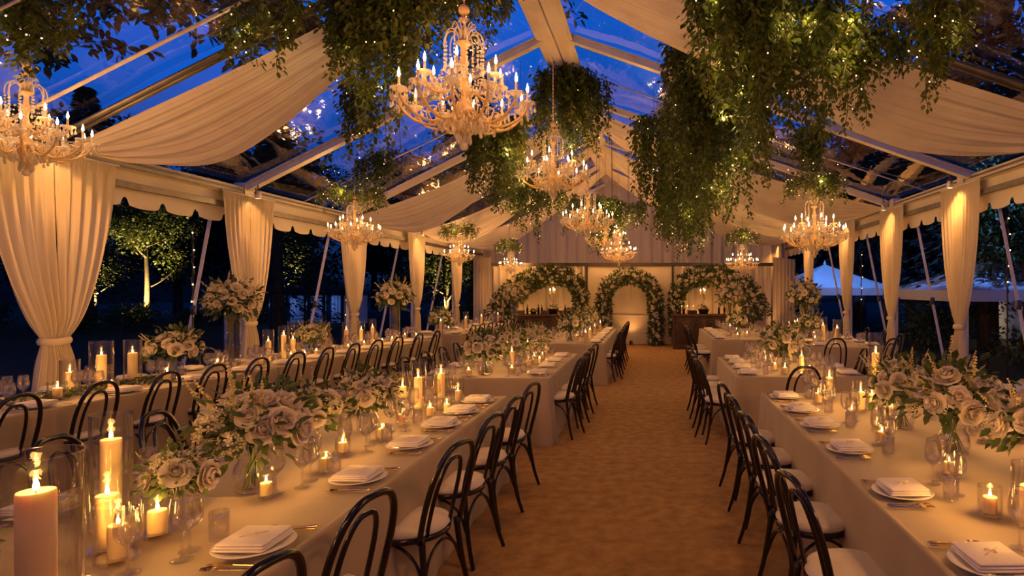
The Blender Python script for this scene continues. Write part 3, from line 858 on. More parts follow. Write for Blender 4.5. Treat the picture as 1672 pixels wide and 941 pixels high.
# ================================================================== FLOWERS
def petal(m, M_, w, h, cup, curl):
    """one cupped petal: base at origin, rising along z, opening towards +x"""
    vs = []
    nu, nv = 4, 4
    for j in range(nv+1):
        v = j/nv
        for i in range(nu+1):
            u = i/nu*2-1
            wd = w*math.sin(PI*(.12+.68*v))**.8
            y = u*wd
            z = h*v*(1-.12*u*u)
            x = cup*math.sin(PI*v*.62)*(1-.55*u*u)+curl*v**3
            vs.append(M_ @ Vector((x, y, z)))
    fs = [(j*(nu+1)+i, j*(nu+1)+i+1, (j+1)*(nu+1)+i+1, (j+1)*(nu+1)+i) for j in range(nv) for i in range(nu)]
    m.add(vs, fs)
def rose_mesh(seed):
    rr = random.Random(seed); m = MB()
    for (n, tilt, w, h, cup, curl, r0) in ((3, .0, .013, .036, .006, -.004, .002), (4, .10, .018, .039, .010, -.003, .004), (5, .24, .024, .041, .013, .003, .006), (6, .46, .029, .041, .014, .009, .008), (7, .78, .032, .040, .012, .014, .008)):
        off = rr.uniform(0, 6)
        for k in range(n):
            a = off+2*PI*k/n+rr.uniform(-.12, .12)
            Mx = Matrix.Rotation(a, 4, 'Z') @ Matrix.Translation((r0, 0, 0)) @ Matrix.Rotation(tilt+rr.uniform(-.08, .08), 4, 'Y')
            petal(m, Mx, w, h, cup, curl)
    m.ball((0, 0, .014), .011, 8, 6, 1.5)
    return m.mesh('rose_bloom', M_rose)
ROSES = [rose_mesh(i) for i in range(4)]
def cluster_mesh(seed, r_=.05, n=34):
    rr = random.Random(seed); m = MB()
    for i in range(n):
        d = rdir(rr, -.25, 1); p = d*r_*rr.uniform(.85, 1.05)
        q = d.to_track_quat('Z', 'Y').to_matrix().to_4x4()
        Mx = Matrix.Translation(p) @ q @ Matrix.Rotation(rr.uniform(0, 6), 4, 'Z')
        for k in range(4):
            a = k*PI/2; c, s = math.cos(a), math.sin(a); L = .0115
            vs = [(0, 0, 0), (c*L-s*L*.55, s*L+c*L*.55, .002), (c*L*1.5, s*L*1.5, .005), (c*L+s*L*.55, s*L-c*L*.55, .002)]
            m.add([Mx @ Vector(v) for v in vs], [(0, 3, 2, 1)])
        m.ball(Mx @ Vector((0, 0, .001)), .0022, 4, 3)
    return m.mesh('hydrangea_bloom', M_hyd)
HYDS = [cluster_mesh(20+i) for i in range(2)]
def sprig_mesh(seed, L=.20):
    rr = random.Random(seed); m = MB(); pts = bez([(0, 0, 0), (.01*rr.uniform(-1, 1), .012, L*.5), (.03*rr.uniform(-1, 1), .02, L)], 6)
    m.tube(pts, .0016, 4)
    for i, p in enumerate(pts):
        if i < 3: continue
        k = i/len(pts)
        for q in range(3):
            d = rdir(rr, -.1, .7); pp = Vector(p)+d*.014*(1.15-k)
            m.ball(pp, .0058*(1.25-k*.6), 5, 4, 1.2)
    return m.mesh('bud_sprig', M_bud)
SPR = [sprig_mesh(30+i) for i in range(3)]
def foliage_mesh(seed, r_, n, L, zlo=-.5, drop=.0, mat=None, width=1.0, flat=1.0):
    rr = random.Random(seed); m = MB(); pos = []; ds = []
    for i in range(n):
        d = rdir(rr, zlo, 1); q = r_*rr.uniform(.35, 1.0)
        p = Vector((d.x*q, d.y*q, d.z*q*flat))
        dd = (d+rdir(rr)*.55); dd.z -= drop*rr.random()
        pos.append(p); ds.append(dd)
    leaves(m, pos, ds, L, rr, width)
    for i in range(n//7):
        m.tube([Vector((0, 0, -r_*.3)), pos[i]*.5, pos[i]], .0015, 4)
    return m.mesh('foliage', mat or M_leaf2)
# unit bouquets of radius about 0.28 around the origin of the flower ball
FOL = [foliage_mesh(50+i, .262, 280, .070, -.55, .25) for i in range(3)]
FOLT = [foliage_mesh(60+i, .36, 330, .085, -.75, .5) for i in range(2)]
def vase_mesh(r_, h):
    m = MB(); m.lathe([(.001, 0), (r_*.62, 0), (r_*.9, .01), (r_, h*.35), (r_*.92, h*.7), (r_*.72, h*.93), (r_*.76, h), (r_*.73, h), (r_*.68, h*.92), (r_*.88, h*.7), (r_*.95, h*.35), (r_*.8, .018), (.001, .012)], 28)
    return m.mesh('glass_vase', M_glass)
def stems_mesh(r_, h, seed):
    rr = random.Random(seed); m = MB()
    for i in range(16):
        a = rr.uniform(0, 6.28); q = r_*.8*math.sqrt(rr.random())
        m.tube([(q*math.cos(a), q*math.sin(a), .018), (.25*q*math.cos(a+.5), .25*q*math.sin(a+.5), h*.75), (.7*q*math.cos(a+2.4), .7*q*math.sin(a+2.4), h*1.3)], .0032, 5)
    return m.mesh('cut_stems', M_stem)
VASE = vase_mesh(.095, .17); STEMS = stems_mesh(.085, .17, 1)
def bouquet(label, x, y, r_, seed, nrose=13, nh=4, nsp=6, detail=2, z=TT, group='low rose arrangements on the tables'):
    """low arrangement: vase, stems, leaf ball, blooms; r_ is the half width of the flowers"""
    rr = random.Random(seed); k = r_/.28
    o = thing('rose_arrangement', label, 'flower arrangement', (x, y, z), rr.uniform(0, 6), group)
    vk = min(1.0, max(.7, k))
    put('glass_vase', VASE, o, sc=vk); put('cut_stems', STEMS, o, sc=vk)
    cz = .17*vk+.13*k
    put('leaf_ball', FOL[seed % 3], o, loc=(0, 0, cz), sc=k*1.0)
    blooms(o, rr, (0, 0, cz), .235*k, .78, nrose, nh, nsp, k, -.18)
    return o
def blooms(o, rr, c, rad, flat, nrose, nh, nsp, k, zmin, bs=None):
    n = nrose+nh; ga = PI*(3-math.sqrt(5)); off = rr.uniform(0, 6)
    bs = bs or (1.0+.28*min(1, k))
    for i in range(n):
        zc = 1-(i+.5)/n*(1-zmin); q = math.sqrt(1-zc*zc); a = i*ga+off
        d = Vector((q*math.cos(a), q*math.sin(a), zc)); d = (d+rdir(rr)*.13).normalized()
        p = Vector(c)+Vector((d.x*rad, d.y*rad, d.z*rad*flat))*rr.uniform(.92, 1.08)
        e = d.to_track_quat('Z', 'Y').to_euler()
        if i % max(1, n//max(1, nh)) == 1 and nh: put('hydrangea', HYDS[i % 2], o, p-d*.02*bs, e, bs*rr.uniform(.85, 1.05)*.95)
        else: put('rose', ROSES[i % 4], o, p-d*.025*bs, e, bs*rr.uniform(.85, 1.2))
    for i in range(nsp):
        d = rdir(rr, .25, 1); p = Vector(c)+Vector((d.x, d.y, d.z*flat))*rad*.8
        d.z += .5
        put('bud_sprig', SPR[i % 3], o, p, d.normalized().to_track_quat('Z', 'Y').to_euler(), k*rr.uniform(.8, 1.15)*.95)
def tall_bouquet(label, x, y, seed, k=1.0, h=.66):
    rr = random.Random(seed)
    o = thing('tall_arrangement', label, 'flower arrangement', (x, y, TT), rr.uniform(0, 6), 'tall rose arrangements on glass columns')
    # three slim glass columns under one leafy ball
    for q in range(3):
        a = q*2*PI/3+.4; m = MB(); m.lathe([(.001, 0), (.042, 0), (.046, .006), (.045, h), (.042, h), (.041, .014), (.001, .012)], 22, (.055*math.cos(a), .055*math.sin(a), 0)); m.build('glass_column', M_glass, o)
    m = MB()
    for i in range(12):
        a = rr.uniform(0, 6.28); m.tube([(.04*math.cos(a), .04*math.sin(a), .05), (.02*math.cos(a), .02*math.sin(a), h*.6), (.06*math.cos(a+1), .06*math.sin(a+1), h+.05)], .003, 5)
    m.build('cut_stems', M_stem, o)
    put('leaf_ball', FOLT[seed % 2], o, loc=(0, 0, h+.19), sc=k)
    blooms(o, rr, (0, 0, h+.20), .31*k, .88, 26, 6, 12, 1.25*k, -.45, 1.22)
    return o

bouquet('largest white rose arrangement, in a round vase on the front left-aisle table', -1.99, 3.06, .285, 3, 17, 5, 8)
bouquet('small white rose posy in a round vase, first on the front left-aisle table', -2.06, 2.66, .15, 4, 7, 2, 3)
bouquet('white roses behind the candle cylinders at the photo edge, front left-aisle table', -2.28, 1.95, .16, 5, 8, 2, 3)
bouquet('white rose arrangement just behind the largest one, front left-aisle table', -2.12, 3.78, .22, 6, 13, 4, 6)
bouquet('white rose arrangement farthest along the front left-aisle table', -2.02, 4.35, .23, 7, 13, 4, 7)
bouquet('white rose arrangement at the near end of the middle left-aisle table', -1.95, 7.15, .27, 8, 13, 5, 6)
for i, (x, y, r_) in enumerate(((-1.86, 7.95, .26), (-1.78, 8.55, .25), (-1.74, 9.15, .25))):
    bouquet('leafy white arrangement, %s on the middle left-aisle table' % ORD[i+1], x, y, r_, 9+i, 10, 4, 8)
for i, y in enumerate((11.6, 12.5, 13.4, 14.2, 14.95)):
    bouquet('golden white arrangement, %s from the near end of the far left-aisle table' % ORD[i], -1.55, y, .28, 14+i, 9, 4, 8)
bouquet('white rose and hydrangea arrangement below the first tall one, front outer left-row table', lx(6.98)-.60, 6.98, .30, 20, 13, 5, 8)
bouquet('white rose arrangement near the tall cylinders, middle outer left-row table', lx(9.3)-.56, 9.3, .26, 21, 11, 4, 7)
bouquet('low white arrangement past the second tall one, far outer left-row table', lx(13.7)-.56, 13.7, .30, 22, 11, 4, 7)
bouquet('big white rose arrangement in the middle of the front right-aisle table', 1.83, 3.72, .32, 24, 18, 6, 9)
bouquet('white rose arrangement second from the camera beyond the big one, front right-aisle table', 1.80, 4.42, .27, 25, 14, 5, 8)
bouquet('white rose arrangement cut by the photo edge, front right-aisle table', 1.98, 3.10, .27, 26, 15, 5, 7)
bouquet('round white peony arrangement on the middle right-aisle table', 1.66, 7.75, .30, 27, 13, 5, 6)
bouquet('low white arrangement on the outer right-row table beside the tall one', 3.15, 12.2, .28, 28, 10, 4, 8)
bouquet('low white arrangement on the far right-aisle table', 1.85, 13.3, .26, 29, 10, 4, 6)
tall_bouquet('tall white rose ball on glass columns, closest one on the outer left row', lx(7.81)-.60, 7.81, 31, .92)
tall_bouquet('tall white rose ball on glass columns, second along the outer left row', lx(11.75)-.57, 11.75, 32, .98)
tall_bouquet('tall white rose ball on glass columns, beside the left-hand bar', -3.82, 17.0, 33, 1.0)
tall_bouquet('tall white rose ball on glass columns, on the outer right-row table', 3.28, 13.25, 34, 1.05)
tall_bouquet('tall white rose ball on glass columns, in front of the carved bar', 1.86, 14.7, 35, 1.0)

# ================================================================== PLACE SETTINGS
def P(name, s): return s
def setting(tk, side, i, xe, y, inward, ang, detail, skip=()):
    """xe: table edge x; inward: +1 or -1 direction to the table middle"""
    T = TN[tk]; sd = {'a': 'aisle side', 'o': 'outer side'}[side]; w = '%s from near end, %s, %s' % (ORD[i], sd, T)
    c, s = math.cos(ang), math.sin(ang)
    def at(d, t): # d inward from edge, t along the table
        return (xe+inward*(d*c)+t*s, y-inward*d*s+t*c if True else 0)
    rot = (0 if inward > 0 else PI)-ang
    px, py = at(.175, 0)
    place(plate, 'white round plate under a napkin, %s' % w, (px, py, TT), 0, 'plates')
    place(napk, 'folded ivory napkin with ribbon, %s' % w, (px, py, TT+.0205), rot+R.uniform(-.04, .04), 'folded napkins on plates')
    if detail >= 1:
        for (tp, nm, t) in ((knife, 'gold knife', .165*inward), (spoon, 'gold spoon', .195*inward), (fork, 'gold fork', -.165*inward), (fork, 'second gold fork', -.195*inward)):
            if detail < 2 and nm in ('gold spoon', 'second gold fork'): continue
            qx, qy = at(.135, t+R.uniform(-.006, .006))
            place(tp, '%s by the napkin %s' % (nm, w), (qx, qy, TT), rot+R.uniform(-.06, .06), 'gold cutlery')
    gx = [(wine, 'clear wine glass', .39, .13), (goblet, 'wide clear goblet', .42, .01), (wine, 'second wine glass', .47, .20), (tumbler, 'clear water tumbler', .36, -.08)]
    for j, (tp, nm, d, t) in enumerate(gx):
        if detail < 1 and j == 3: continue
        if j in skip: continue
        qx, qy = at(d+R.uniform(-.02, .02), t*inward+R.uniform(-.025, .025))
        if True: place(tp, '%s beyond napkin %s' % (nm, w), (qx, qy, TT), R.uniform(0, 6), 'glassware')
        else: place(tp, '%s among the crowded glasses of the %s' % (nm.replace('second wine', 'clear wine'), T), (qx, qy, TT), R.uniform(0, 6), '%s group, %s' % (nm.replace('second', 'clear'), T))
def seats(tk, side, ys, xe, inward, ang=0.0, off=.12, turn=0.0, group='black bentwood chairs'):
    for i, y in enumerate(ys):
        x = xe(y) if callable(xe) else xe
        sd = {'a': 'aisle side', 'o': 'outer side'}[side]
        place(chair0, 'black bentwood chair, %s from near end, %s, %s' % (ORD[i], sd, TN[tk]), (x-inward*off, y+R.uniform(-.02, .02), .009), (0 if inward > 0 else PI)-ang+turn*inward+R.uniform(-.06, .06), group)
def fr(a, b, n): return [a+(b-a)*i/(n-1) for i in range(n)]
sa = math.atan(.1)
# front left
for i, y in enumerate((1.66, 2.38, 3.22, 3.90, 4.48, 4.95, 5.42)): setting('T1', 'a', i, -1.37, y, -1, 0, 2, (0, 1, 2) if i == 0 else ())
for i, y in enumerate((2.0, 2.75, 3.5, 4.2, 4.85, 5.4)): setting('T1', 'o', i, -2.92, y, 1, 0, 2)
seats('T1', 'a', (1.93, 2.55, 3.38, 4.06, 4.69, 5.36), lambda y: -1.37-(.14 if y < 2.2 else .09 if y < 2.8 else 0), -1, off=.04, turn=.27)
seats('T1', 'o', (1.95, 2.66, 3.38, 4.08, 4.75, 5.4), -2.92, 1, off=.06)
for i, y in enumerate((7.2, 7.85, 8.45, 9.05)): setting('T2', 'a', i, -1.16, y, -1, 0, 1); setting('T2', 'o', i, -2.66, y, 1, 0, 1)
seats('T2', 'a', (7.34, 7.92, 8.5, 9.1), -1.16, -1, off=.02, turn=.27)
seats('T2', 'o', (7.3, 7.95, 8.6, 9.2), -2.66, 1, off=-.02)
for i, y in enumerate(fr(11.4, 15.0, 7)): setting('T3', 'a', i, -.88, y, -1, 0, 0); setting('T3', 'o', i, -2.35, y, 1, 0, 0)
seats('T3', 'a', fr(11.7, 15.1, 6), -.88, -1, off=-.02, turn=.25)
seats('T3', 'o', fr(11.7, 15.1, 6), -2.35, 1, off=0)
# outer left row
for (k, a, b, n, d) in (('L1', 4.4, 7.45, 5, 2), ('L2', 8.15, 12.2, 7, 1), ('L3', 13.6, 17.3, 6, 0)):
    for i, y in enumerate(fr(a, b, n)):
        setting(k, 'a', i, lx(y), y, -1, sa, d if d < 2 else 1)
        setting(k, 'o', i, lx(y)-1.05, y+.1, 1, sa, 0)
seats("L1", "a", (4.74, 5.36, 6.02, 6.62, 7.24), lx, -1, sa, off=-.10)
seats('L2', 'a', (7.86, 8.46, 9.1, 9.75, 10.4, 11.1, 11.8), lx, -1, sa, off=-.08)
seats('L3', 'a', fr(13.6, 17.3, 8), lx, -1, sa, off=-.08)
seats('L1', 'o', (5.2, 5.75, 7.3), lambda y: lx(y)-1.05, 1, sa, off=-.02)
seats('L2', 'o', (8.3, 10.9), lambda y: lx(y)-1.05, 1, sa, off=-.02)
# right
for i, y in enumerate((1.5, 2.22, 3.0, 3.8, 4.47, 5.02, 5.62)): setting('R1', 'a', i, 1.05, y, 1, 0, 2)
for i, y in enumerate((2.6, 3.4, 4.2, 4.9, 5.6)): setting('R1', 'o', i, 2.60, y, -1, 0, 2)
seats('R1', 'a', (2.80, 3.47, 4.10, 4.70, 5.32), 1.05, 1, off=.14, turn=.24)
seats('R1', 'o', (3.4, 4.6, 5.55), 2.60, -1, off=.08)
for i, y in enumerate((7.2, 7.72, 8.2, 8.68)): setting('R2', 'a', i, .96, y, 1, 0, 1); setting('R2', 'o', i, 2.46, y, -1, 0, 1)
seats('R2', 'a', (7.12, 7.6, 8.12, 8.7), .96, 1, off=.14, turn=.24)
seats('R2', 'o', (7.5, 8.3), 2.46, -1, off=.10)
for i, y in enumerate((12.3, 12.85, 13.45, 14.1, 14.8)): setting('R3', 'a', i, 1.18, y, 1, 0, 0); setting('R3', 'o', i, 2.62-.0, y, -1, 0, 0)
seats('R3', 'a', (12.4, 13.0, 13.6), 1.18, 1, off=.14, turn=.24)
for i, y in enumerate((10.8, 11.5, 12.2, 13.0, 13.9)): setting('R4', 'a', i, 2.75, y, 1, 0, 0); setting('R4', 'o', i, 4.05, y, -1, 0, 0)
seats('R4', 'a', (11.1, 11.8, 12.6), 2.75, 1, off=.05)
seats('R4', 'o', (11.0, 11.8, 12.7), 4.05, -1, off=.10)
for (x, y, rz, lab) in ((1.60, 6.72, PI/2, 'black bentwood chair at the near end of the middle right-aisle table, back to camera'),
                        (3.0, 10.28, PI/2, 'black bentwood chair at the near end of the outer right-row table, aisle half'),
                        (3.75, 10.2, PI/2+.5, 'black bentwood chair turned aside at the near end of the outer right-row table'),
                        (4.12, 8.2, PI*.62, 'lone black bentwood chair beside the closest right-side curtain')):
    place(chair0, lab, (x, y, .009), rz, 'black bentwood chairs')

# ================================================================== CANDLES
C = candle_set
def SB(k, t): return sorted(t, key=lambda q: q[k])
C(-1.63, 1.62, .098, .57, .041, .455, 'at the photo corner, front left-aisle table', light=2.5)
C(-1.72, 1.86, .05, .12, .030, .07, 'tucked behind the largest cylinder at the photo corner', light=1)
C(-2.10, 2.36, .075, .42, .038, .20, 'second cylinder from the camera, front left-aisle table', light=1.6)
C(-2.28, 2.58, .072, .48, .036, .36, 'third cylinder from the camera, front left-aisle table', light=1.6)
C(-1.98, 2.27, .072, .21, .032, .12, 'second from the camera behind a goblet, front left-aisle table', light=1.6)
C(-2.02, 2.50, .066, .15, .034, .085, 'low and clear beside the small posy, front left-aisle table', light=1.6)
for i, (x, y, r_, h, rc, hc) in enumerate(SB(1, ((-1.93, 5.05, .065, .40, .032, .26), (-1.80, 5.22, .070, .38, .030, .27), (-1.72, 5.42, .055, .24, .025, .09), (-1.98, 4.85, .05, .12, .028, .07), (-2.12, 5.2, .06, .30, .03, .16), (-1.66, 4.95, .045, .11, .025, .06),
        (-2.35, 4.9, .06, .36, .03, .22), (-2.2, 5.45, .045, .12, .025, .07)))):
    C(x, y, r_, h, rc, hc, '%s in the far cluster of the front left-aisle table' % ORD[i], light=1.2)
for i, (x, y, h) in enumerate(SB(1, ((-2.02, 7.45, .12), (-1.72, 7.5, .36), (-1.6, 7.9, .12), (-1.95, 8.25, .38), (-1.62, 8.4, .12), (-1.8, 8.85, .34), (-1.6, 9.2, .12)))):
    C(x, y, .055, h, .028, .07 if h < .2 else h*.62, '%s along the middle left-aisle table' % ORD[i], light=1.3)
for i, y in enumerate((11.3, 11.9, 12.1, 12.8, 13.1, 13.8, 14.5, 15.1)):
    C(-1.35+.12*(-1)**i, y, .055, .12 if i % 2 else .3, .028, .07 if i % 2 else .18, '%s along the far left-aisle table' % ORD[i], light=1.5)
# outer left row
for i, (y, dx, r_, h, rc, hc) in enumerate(SB(0, ((5.80, .55, .075, .33, .032, .20), (6.10, .55, .095, .48, .040, .33), (5.55, .40, .07, .16, .034, .09), (5.95, .30, .06, .12, .03, .07), (6.5, .62, .08, .46, .042, .31), (6.62, .36, .065, .15, .034, .09), (4.6, .5, .06, .12, .03, .07), (5.0, .62, .06, .14, .03, .08), (7.4, .45, .065, .18, .032, .10)))):
    C(lx(y)-dx, y, r_, h, rc, hc, '%s in the front outer left-row table cluster' % ORD[i], light=1.3)
for i, (y, dx, r_, h, rc, hc) in enumerate(SB(0, ((8.40, .56, .068, .44, .032, .27), (8.70, .56, .070, .47, .032, .33), (8.95, .60, .07, .52, .034, .25), (9.62, .55, .068, .48, .034, .30), (8.5, .32, .05, .13, .028, .08), (10.25, .6, .065, .44, .03, .3), (10.6, .55, .06, .44, .03, .28), (10.95, .55, .06, .46, .03, .3), (10.3, .33, .05, .13, .028, .08), (11.2, .33, .05, .13, .028, .08), (12.0, .5, .05, .13, .028, .08)))):
    C(lx(y)-dx, y, r_, h, rc, hc, '%s along the middle outer left-row table' % ORD[i], light=1.2)
for i, y in enumerate((13.35, 14.2, 14.7, 15.2, 15.7, 16.2, 16.9)):
    C(lx(y)-.5+.1*(-1)**i, y, .06, .44 if i % 2 == 0 else .13, .03, .28 if i % 2 == 0 else .08, '%s along the far outer left-row table' % ORD[i], light=1.3)
# right
for i, (x, y, r_, h, rc, hc) in enumerate(SB(1, ((1.62, 2.62, .075, .26, .042, .15), (1.50, 2.72, .05, .13, .03, .07), (1.75, 2.40, .07, .34, .04, .22), (1.72, 5.05, .068, .24, .032, .14), (1.55, 4.75, .045, .11, .026, .06), (2.05, 5.62, .062, .60, .034, .40), (1.9, 5.3, .05, .13, .028, .08), (1.45, 5.35, .05, .13, .028, .08), (1.95, 2.0, .08, .5, .04, .33), (2.25, 4.0, .05, .13, .03, .08), (1.62, 5.6, .055, .3, .03, .18)))):
    C(x, y, r_, h, rc, hc, '%s in the candle run of the front right-aisle table' % ORD[i], light=1.5)
for i, (x, y, h) in enumerate(SB(1, ((1.55, 7.15, .13), (1.78, 7.3, .30), (1.5, 8.1, .13), (1.9, 8.4, .34), (1.6, 8.7, .13)))):
    C(x, y, .055, h, .028, .07 if h < .2 else h*.62, '%s along the middle right-aisle table' % ORD[i], light=1.3)
for i, (x, y, h) in enumerate(SB(1, ((1.7, 12.2, .13), (1.95, 12.6, .13), (1.65, 13.0, .3), (1.9, 13.8, .13), (1.7, 14.3, .13), (1.9, 15.0, .4)))):
    C(x, y, .055, h, .028, .07 if h < .2 else h*.62, '%s along the far right-aisle table' % ORD[i], light=1.5)
for i, (x, y, h) in enumerate(SB(1, ((3.02, 12.75, .50), (3.25, 11.65, .46), (3.35, 11.1, .44), (3.0, 11.3, .13), (3.5, 11.7, .13), (3.3, 12.5, .13), (3.1, 13.9, .3), (3.4, 14.6, .3)))):
    C(x, y, .075 if h > .4 else .05, h, .034, .08 if h < .2 else h*.62, '%s on the outer right-row table' % ORD[i], light=1.5)

for i, (x, y) in enumerate(((-2.1, 7.0), (-1.65, 7.2), (-2.05, 7.75), (-1.5, 8.15), (-2.1, 8.5), (-1.55, 8.65), (-2.05, 9.0))):
    C(x, y, .042, .10, .026, .055, '%s in the low votive row of the middle left-aisle table' % ORD[i], light=.9)
for i, (x, y) in enumerate(((1.6, 3.3), (1.5, 4.0), (1.58, 4.3), (1.9, 4.85), (1.75, 5.3), (1.55, 5.1), (2.1, 5.35))[:6]):
    C(x, sorted((3.3, 4.0, 4.3, 4.85, 5.2, 5.45))[i], .042, .10, .026, .055, '%s in the low votive row of the front right-aisle table' % ORD[i], light=.9)
for i, (y, dx) in enumerate(((8.05, .4), (8.85, .36), (9.2, .42), (9.9, .36), (10.45, .42), (11.0, .4), (11.5, .38), (12.25, .4))):
    C(lx(y)-dx, y, .042, .10, .026, .055, '%s in the low votive row of the middle outer left-row table' % ORD[i], light=.8)
for i, (x, y) in enumerate(((1.85, 7.2), (1.5, 7.5), (1.95, 8.0), (1.6, 8.3))):
    C(x, y, .042, .10, .026, .055, '%s in the low votive row of the middle right-aisle table' % ORD[i], light=.9)
for i, (x, y) in enumerate(((-1.86, 2.95), (-1.80, 3.38), (-1.88, 3.72), (-1.80, 4.08), (-1.86, 4.55), (-1.74, 4.8))):
    C(x, y, .042, .10, .026, .055, '%s in the low votive row of the front left-aisle table' % ORD[i], light=.9)
# moss and greens laid along the near end of the outer left row
mo = MB(); rr = random.Random(71); pos = []; ds = []
for i in range(900):
    y = rr.uniform(4.3, 6.9); dx = .52+rr.gauss(0, .13)
    pos.append((lx(y)-dx, y, TT+.01+.05*rr.random()*math.exp(-((dx-.52)/.12)**2))); ds.append(rdir(rr, .0, .8))
leaves(mo, pos, ds, .05, rr)
g_ = mo.build('greenery_runner', M_leaf2); tag(g_, 'strip of moss-green leaves laid among candles on the front outer left-row table', 'greenery', kind='stuff')
# ================================================================== HANGING GREENERY
def vine_mesh(seed, L, dens=1.15, leaf=.088, bush=.16):
    rr = random.Random(seed); m = MB(); pts = []
    wx, wy = rr.uniform(-.05, .05), rr.uniform(-.05, .05)
    n = int(L/.07)
    for i in range(n+1):
        t = i/n; pts.append((wx*math.sin(t*5)+.02*math.sin(t*13+seed), wy*math.sin(t*4+1), -L*t))
    m.tube(pts, [.006*(1-.7*i/n)+.001 for i in range(n+1)], 5)
    pos = []; ds = []; sz = []
    k = 0; z = 0.0
    while z < L:
        t = z/L; i = min(n-1, int(t*n)); p = Vector(pts[i]).lerp(Vector(pts[i+1]), t*n-i)
        for q in range(3 if t < .65 else 2):
            d = rdir(rr, -.8, .3); sp = bush*rr.random()*(1-.6*t)
            pp = p+Vector((d.x, d.y, d.z*.5))*sp
            if sp > .05 and rr.random() < .35: m.tube([p, pp], .0016, 4)
            pos.append(pp); dd = Vector((d.x, d.y, -.55-.5*rr.random())); ds.append(dd); sz.append(leaf*rr.uniform(.6, 1.15)*(1-.35*t))
        z += .030/dens
    leaves(m, pos, ds, sz, rr, 1.15, .7)
    return m.mesh('leafy_vine', M_leaf)
VL = [.55, .85, 1.2, 1.6, 2.1]
VINES = {L: [vine_mesh(int(L*100)+i, L) for i in range(2)] for L in VL}
def bulbs_mesh(pts, r_=.0058):
    m = MB()
    for p in pts: m.ball(p, r_, 6, 4)
    return m
GH = 'hanging greenery under the tent roof'
def greenery(label, cx_, cy_, rx, ry, n, lo, hi, seed, ztop=None, slope=0.0, lights=40, pl=3, plp=W_FAIRY, shape=.8, sc=1.0, lean=0.0):
    """strands hung from the roof inside an ellipse; lengths grow towards the middle. slope: drop of the top per metre of x"""
    rr = random.Random(seed)
    o = thing('hanging_greenery', label, 'hanging greenery', (cx_, cy_, roofz(cx_)-.12 if ztop is None else ztop), 0, GH)
    tops = []
    for i in range(n):
        a = rr.uniform(0, 2*PI); q = math.sqrt(rr.random())
        dx, dy = rx*q*math.cos(a), ry*q*math.sin(a)
        x, y = cx_+dx, cy_+dy
        zt = roofz(x)-.10 if ztop is None else ztop+rr.uniform(-.12, .05)
        L = lerp(hi, lo, q**shape)*rr.uniform(.65, 1.08)
        # long falls are chained from two strands
        z = zt; rem = L
        while rem > .3:
            k = min(VL, key=lambda v: abs(v-rem*.98/sc)); s_ = max(.75, min(1.15, rem/k)) if rem < 2.1*sc else sc
            ox = (zt-z)*lean
            v = put('vine', rr.choice(VINES[k]), o, (dx+ox, dy, z-o.location.z), (rr.uniform(-.10, .10), rr.uniform(-.10, .10), rr.uniform(0, 6.28)), s_)
            z -= k*s_*.8; rem -= k*s_*.92
            if len(tops) > 95: break
            tops.append(v)
        if len(tops) > 95: break
    if ztop is not None:
        m = MB()
        for k in range(5):
            a = k*2*PI/5; x, y = rx*.7*math.cos(a), ry*.7*math.sin(a)
            m.tube([(x, y, -.2), (x, y, roofz(cx_+x)+.05-o.location.z)], .004, 5)
        m.build('hanging_wire', M_wire, o)
    # a dense leafy head where the strands are tied
    hd = MB(); pos = []; ds = []
    for i in range(int(110*max(.35, rx*ry*2.2))):
        a = rr.uniform(0, 2*PI); q = math.sqrt(rr.random()); x, y = rx*1.02*q*math.cos(a), ry*1.02*q*math.sin(a)
        zt = (roofz(cx_+x)-.10 if ztop is None else ztop)-o.location.z
        pos.append((x, y, zt-rr.uniform(0, .5)*(1-.4*q))); ds.append(rdir(rr, -1, .2)+Vector((x, y, -.4))*.6)
    leaves(hd, pos, ds, .075, rr, 1.15, .8); hd.build('leafy_head', M_leaf, o)
    if lights:
        pts = []
        path = []
        for i in range(lights):
            a = rr.uniform(0, 2*PI); q = math.sqrt(rr.random())*1.02; dx, dy = rx*q*math.cos(a), ry*q*math.sin(a)
            zt = roofz(cx_+dx)-.15 if ztop is None else ztop-.1
            L = lerp(hi, lo, q**shape)
            z = zt-rr.random()*L*.95
            pts.append(Vector((dx+(zt-z)*lean, dy, z-o.location.z)))
        pts.sort(key=lambda p: -p.z)
        f = thing('string_light', label.replace('hanging', '').replace('  ', ' ').split(',')[0].replace('mass of ', '').strip()[:70], 'fairy lights', o.location, 0, 'fairy lights woven in the greenery')
        f['label'] = 'warm fairy lights in the ' + ' '.join(label.split()[:10])
        bulbs_mesh(pts).build('bulb', M_fairy, f); 
        w = MB()
        for a_, b_ in zip(pts[:-1:1], pts[1::1]):
            if (a_-b_).length < .9: w.tube([a_, (a_+b_)/2+Vector((0, 0, -.04)), b_], .0022, 4)
        if w.v: w.build('wire', M_wire, f)
        for i in range(pl):
            p = pts[int((i+.5)*len(pts)/pl)]
            point((p.x*1.05, p.y*1.05-.05, p.z), plp, (1, .6, .22), .02, f, 'fairy_light')
    return o
greenery('leafy mass hanging top left of the largest chandelier, trailing down past it', -2.66, 6.35, .66, .42, 66, .8, 2.05, 101, lights=36, pl=4)
greenery('leafy vines between the largest chandelier and the first left-side swag', -3.72, 5.9, .45, .3, 30, .3, .8, 102, lights=12, pl=1)
greenery('leafy vines at the photo top above the largest chandelier', -1.95, 7.0, .45, .35, 24, .5, 1.1, 103, lights=12, pl=1)
greenery('slim trailing vine column above the left-side chandelier, hanging closer', -3.85, 8.0, .2, .2, 12, .8, 1.25, 118, lights=5, pl=0)
greenery('tall column of vines hanging from the ridge behind the second chandelier', -1.42, 10.7, .66, .5, 56, 1.1, 2.1, 104, lights=24, pl=3)
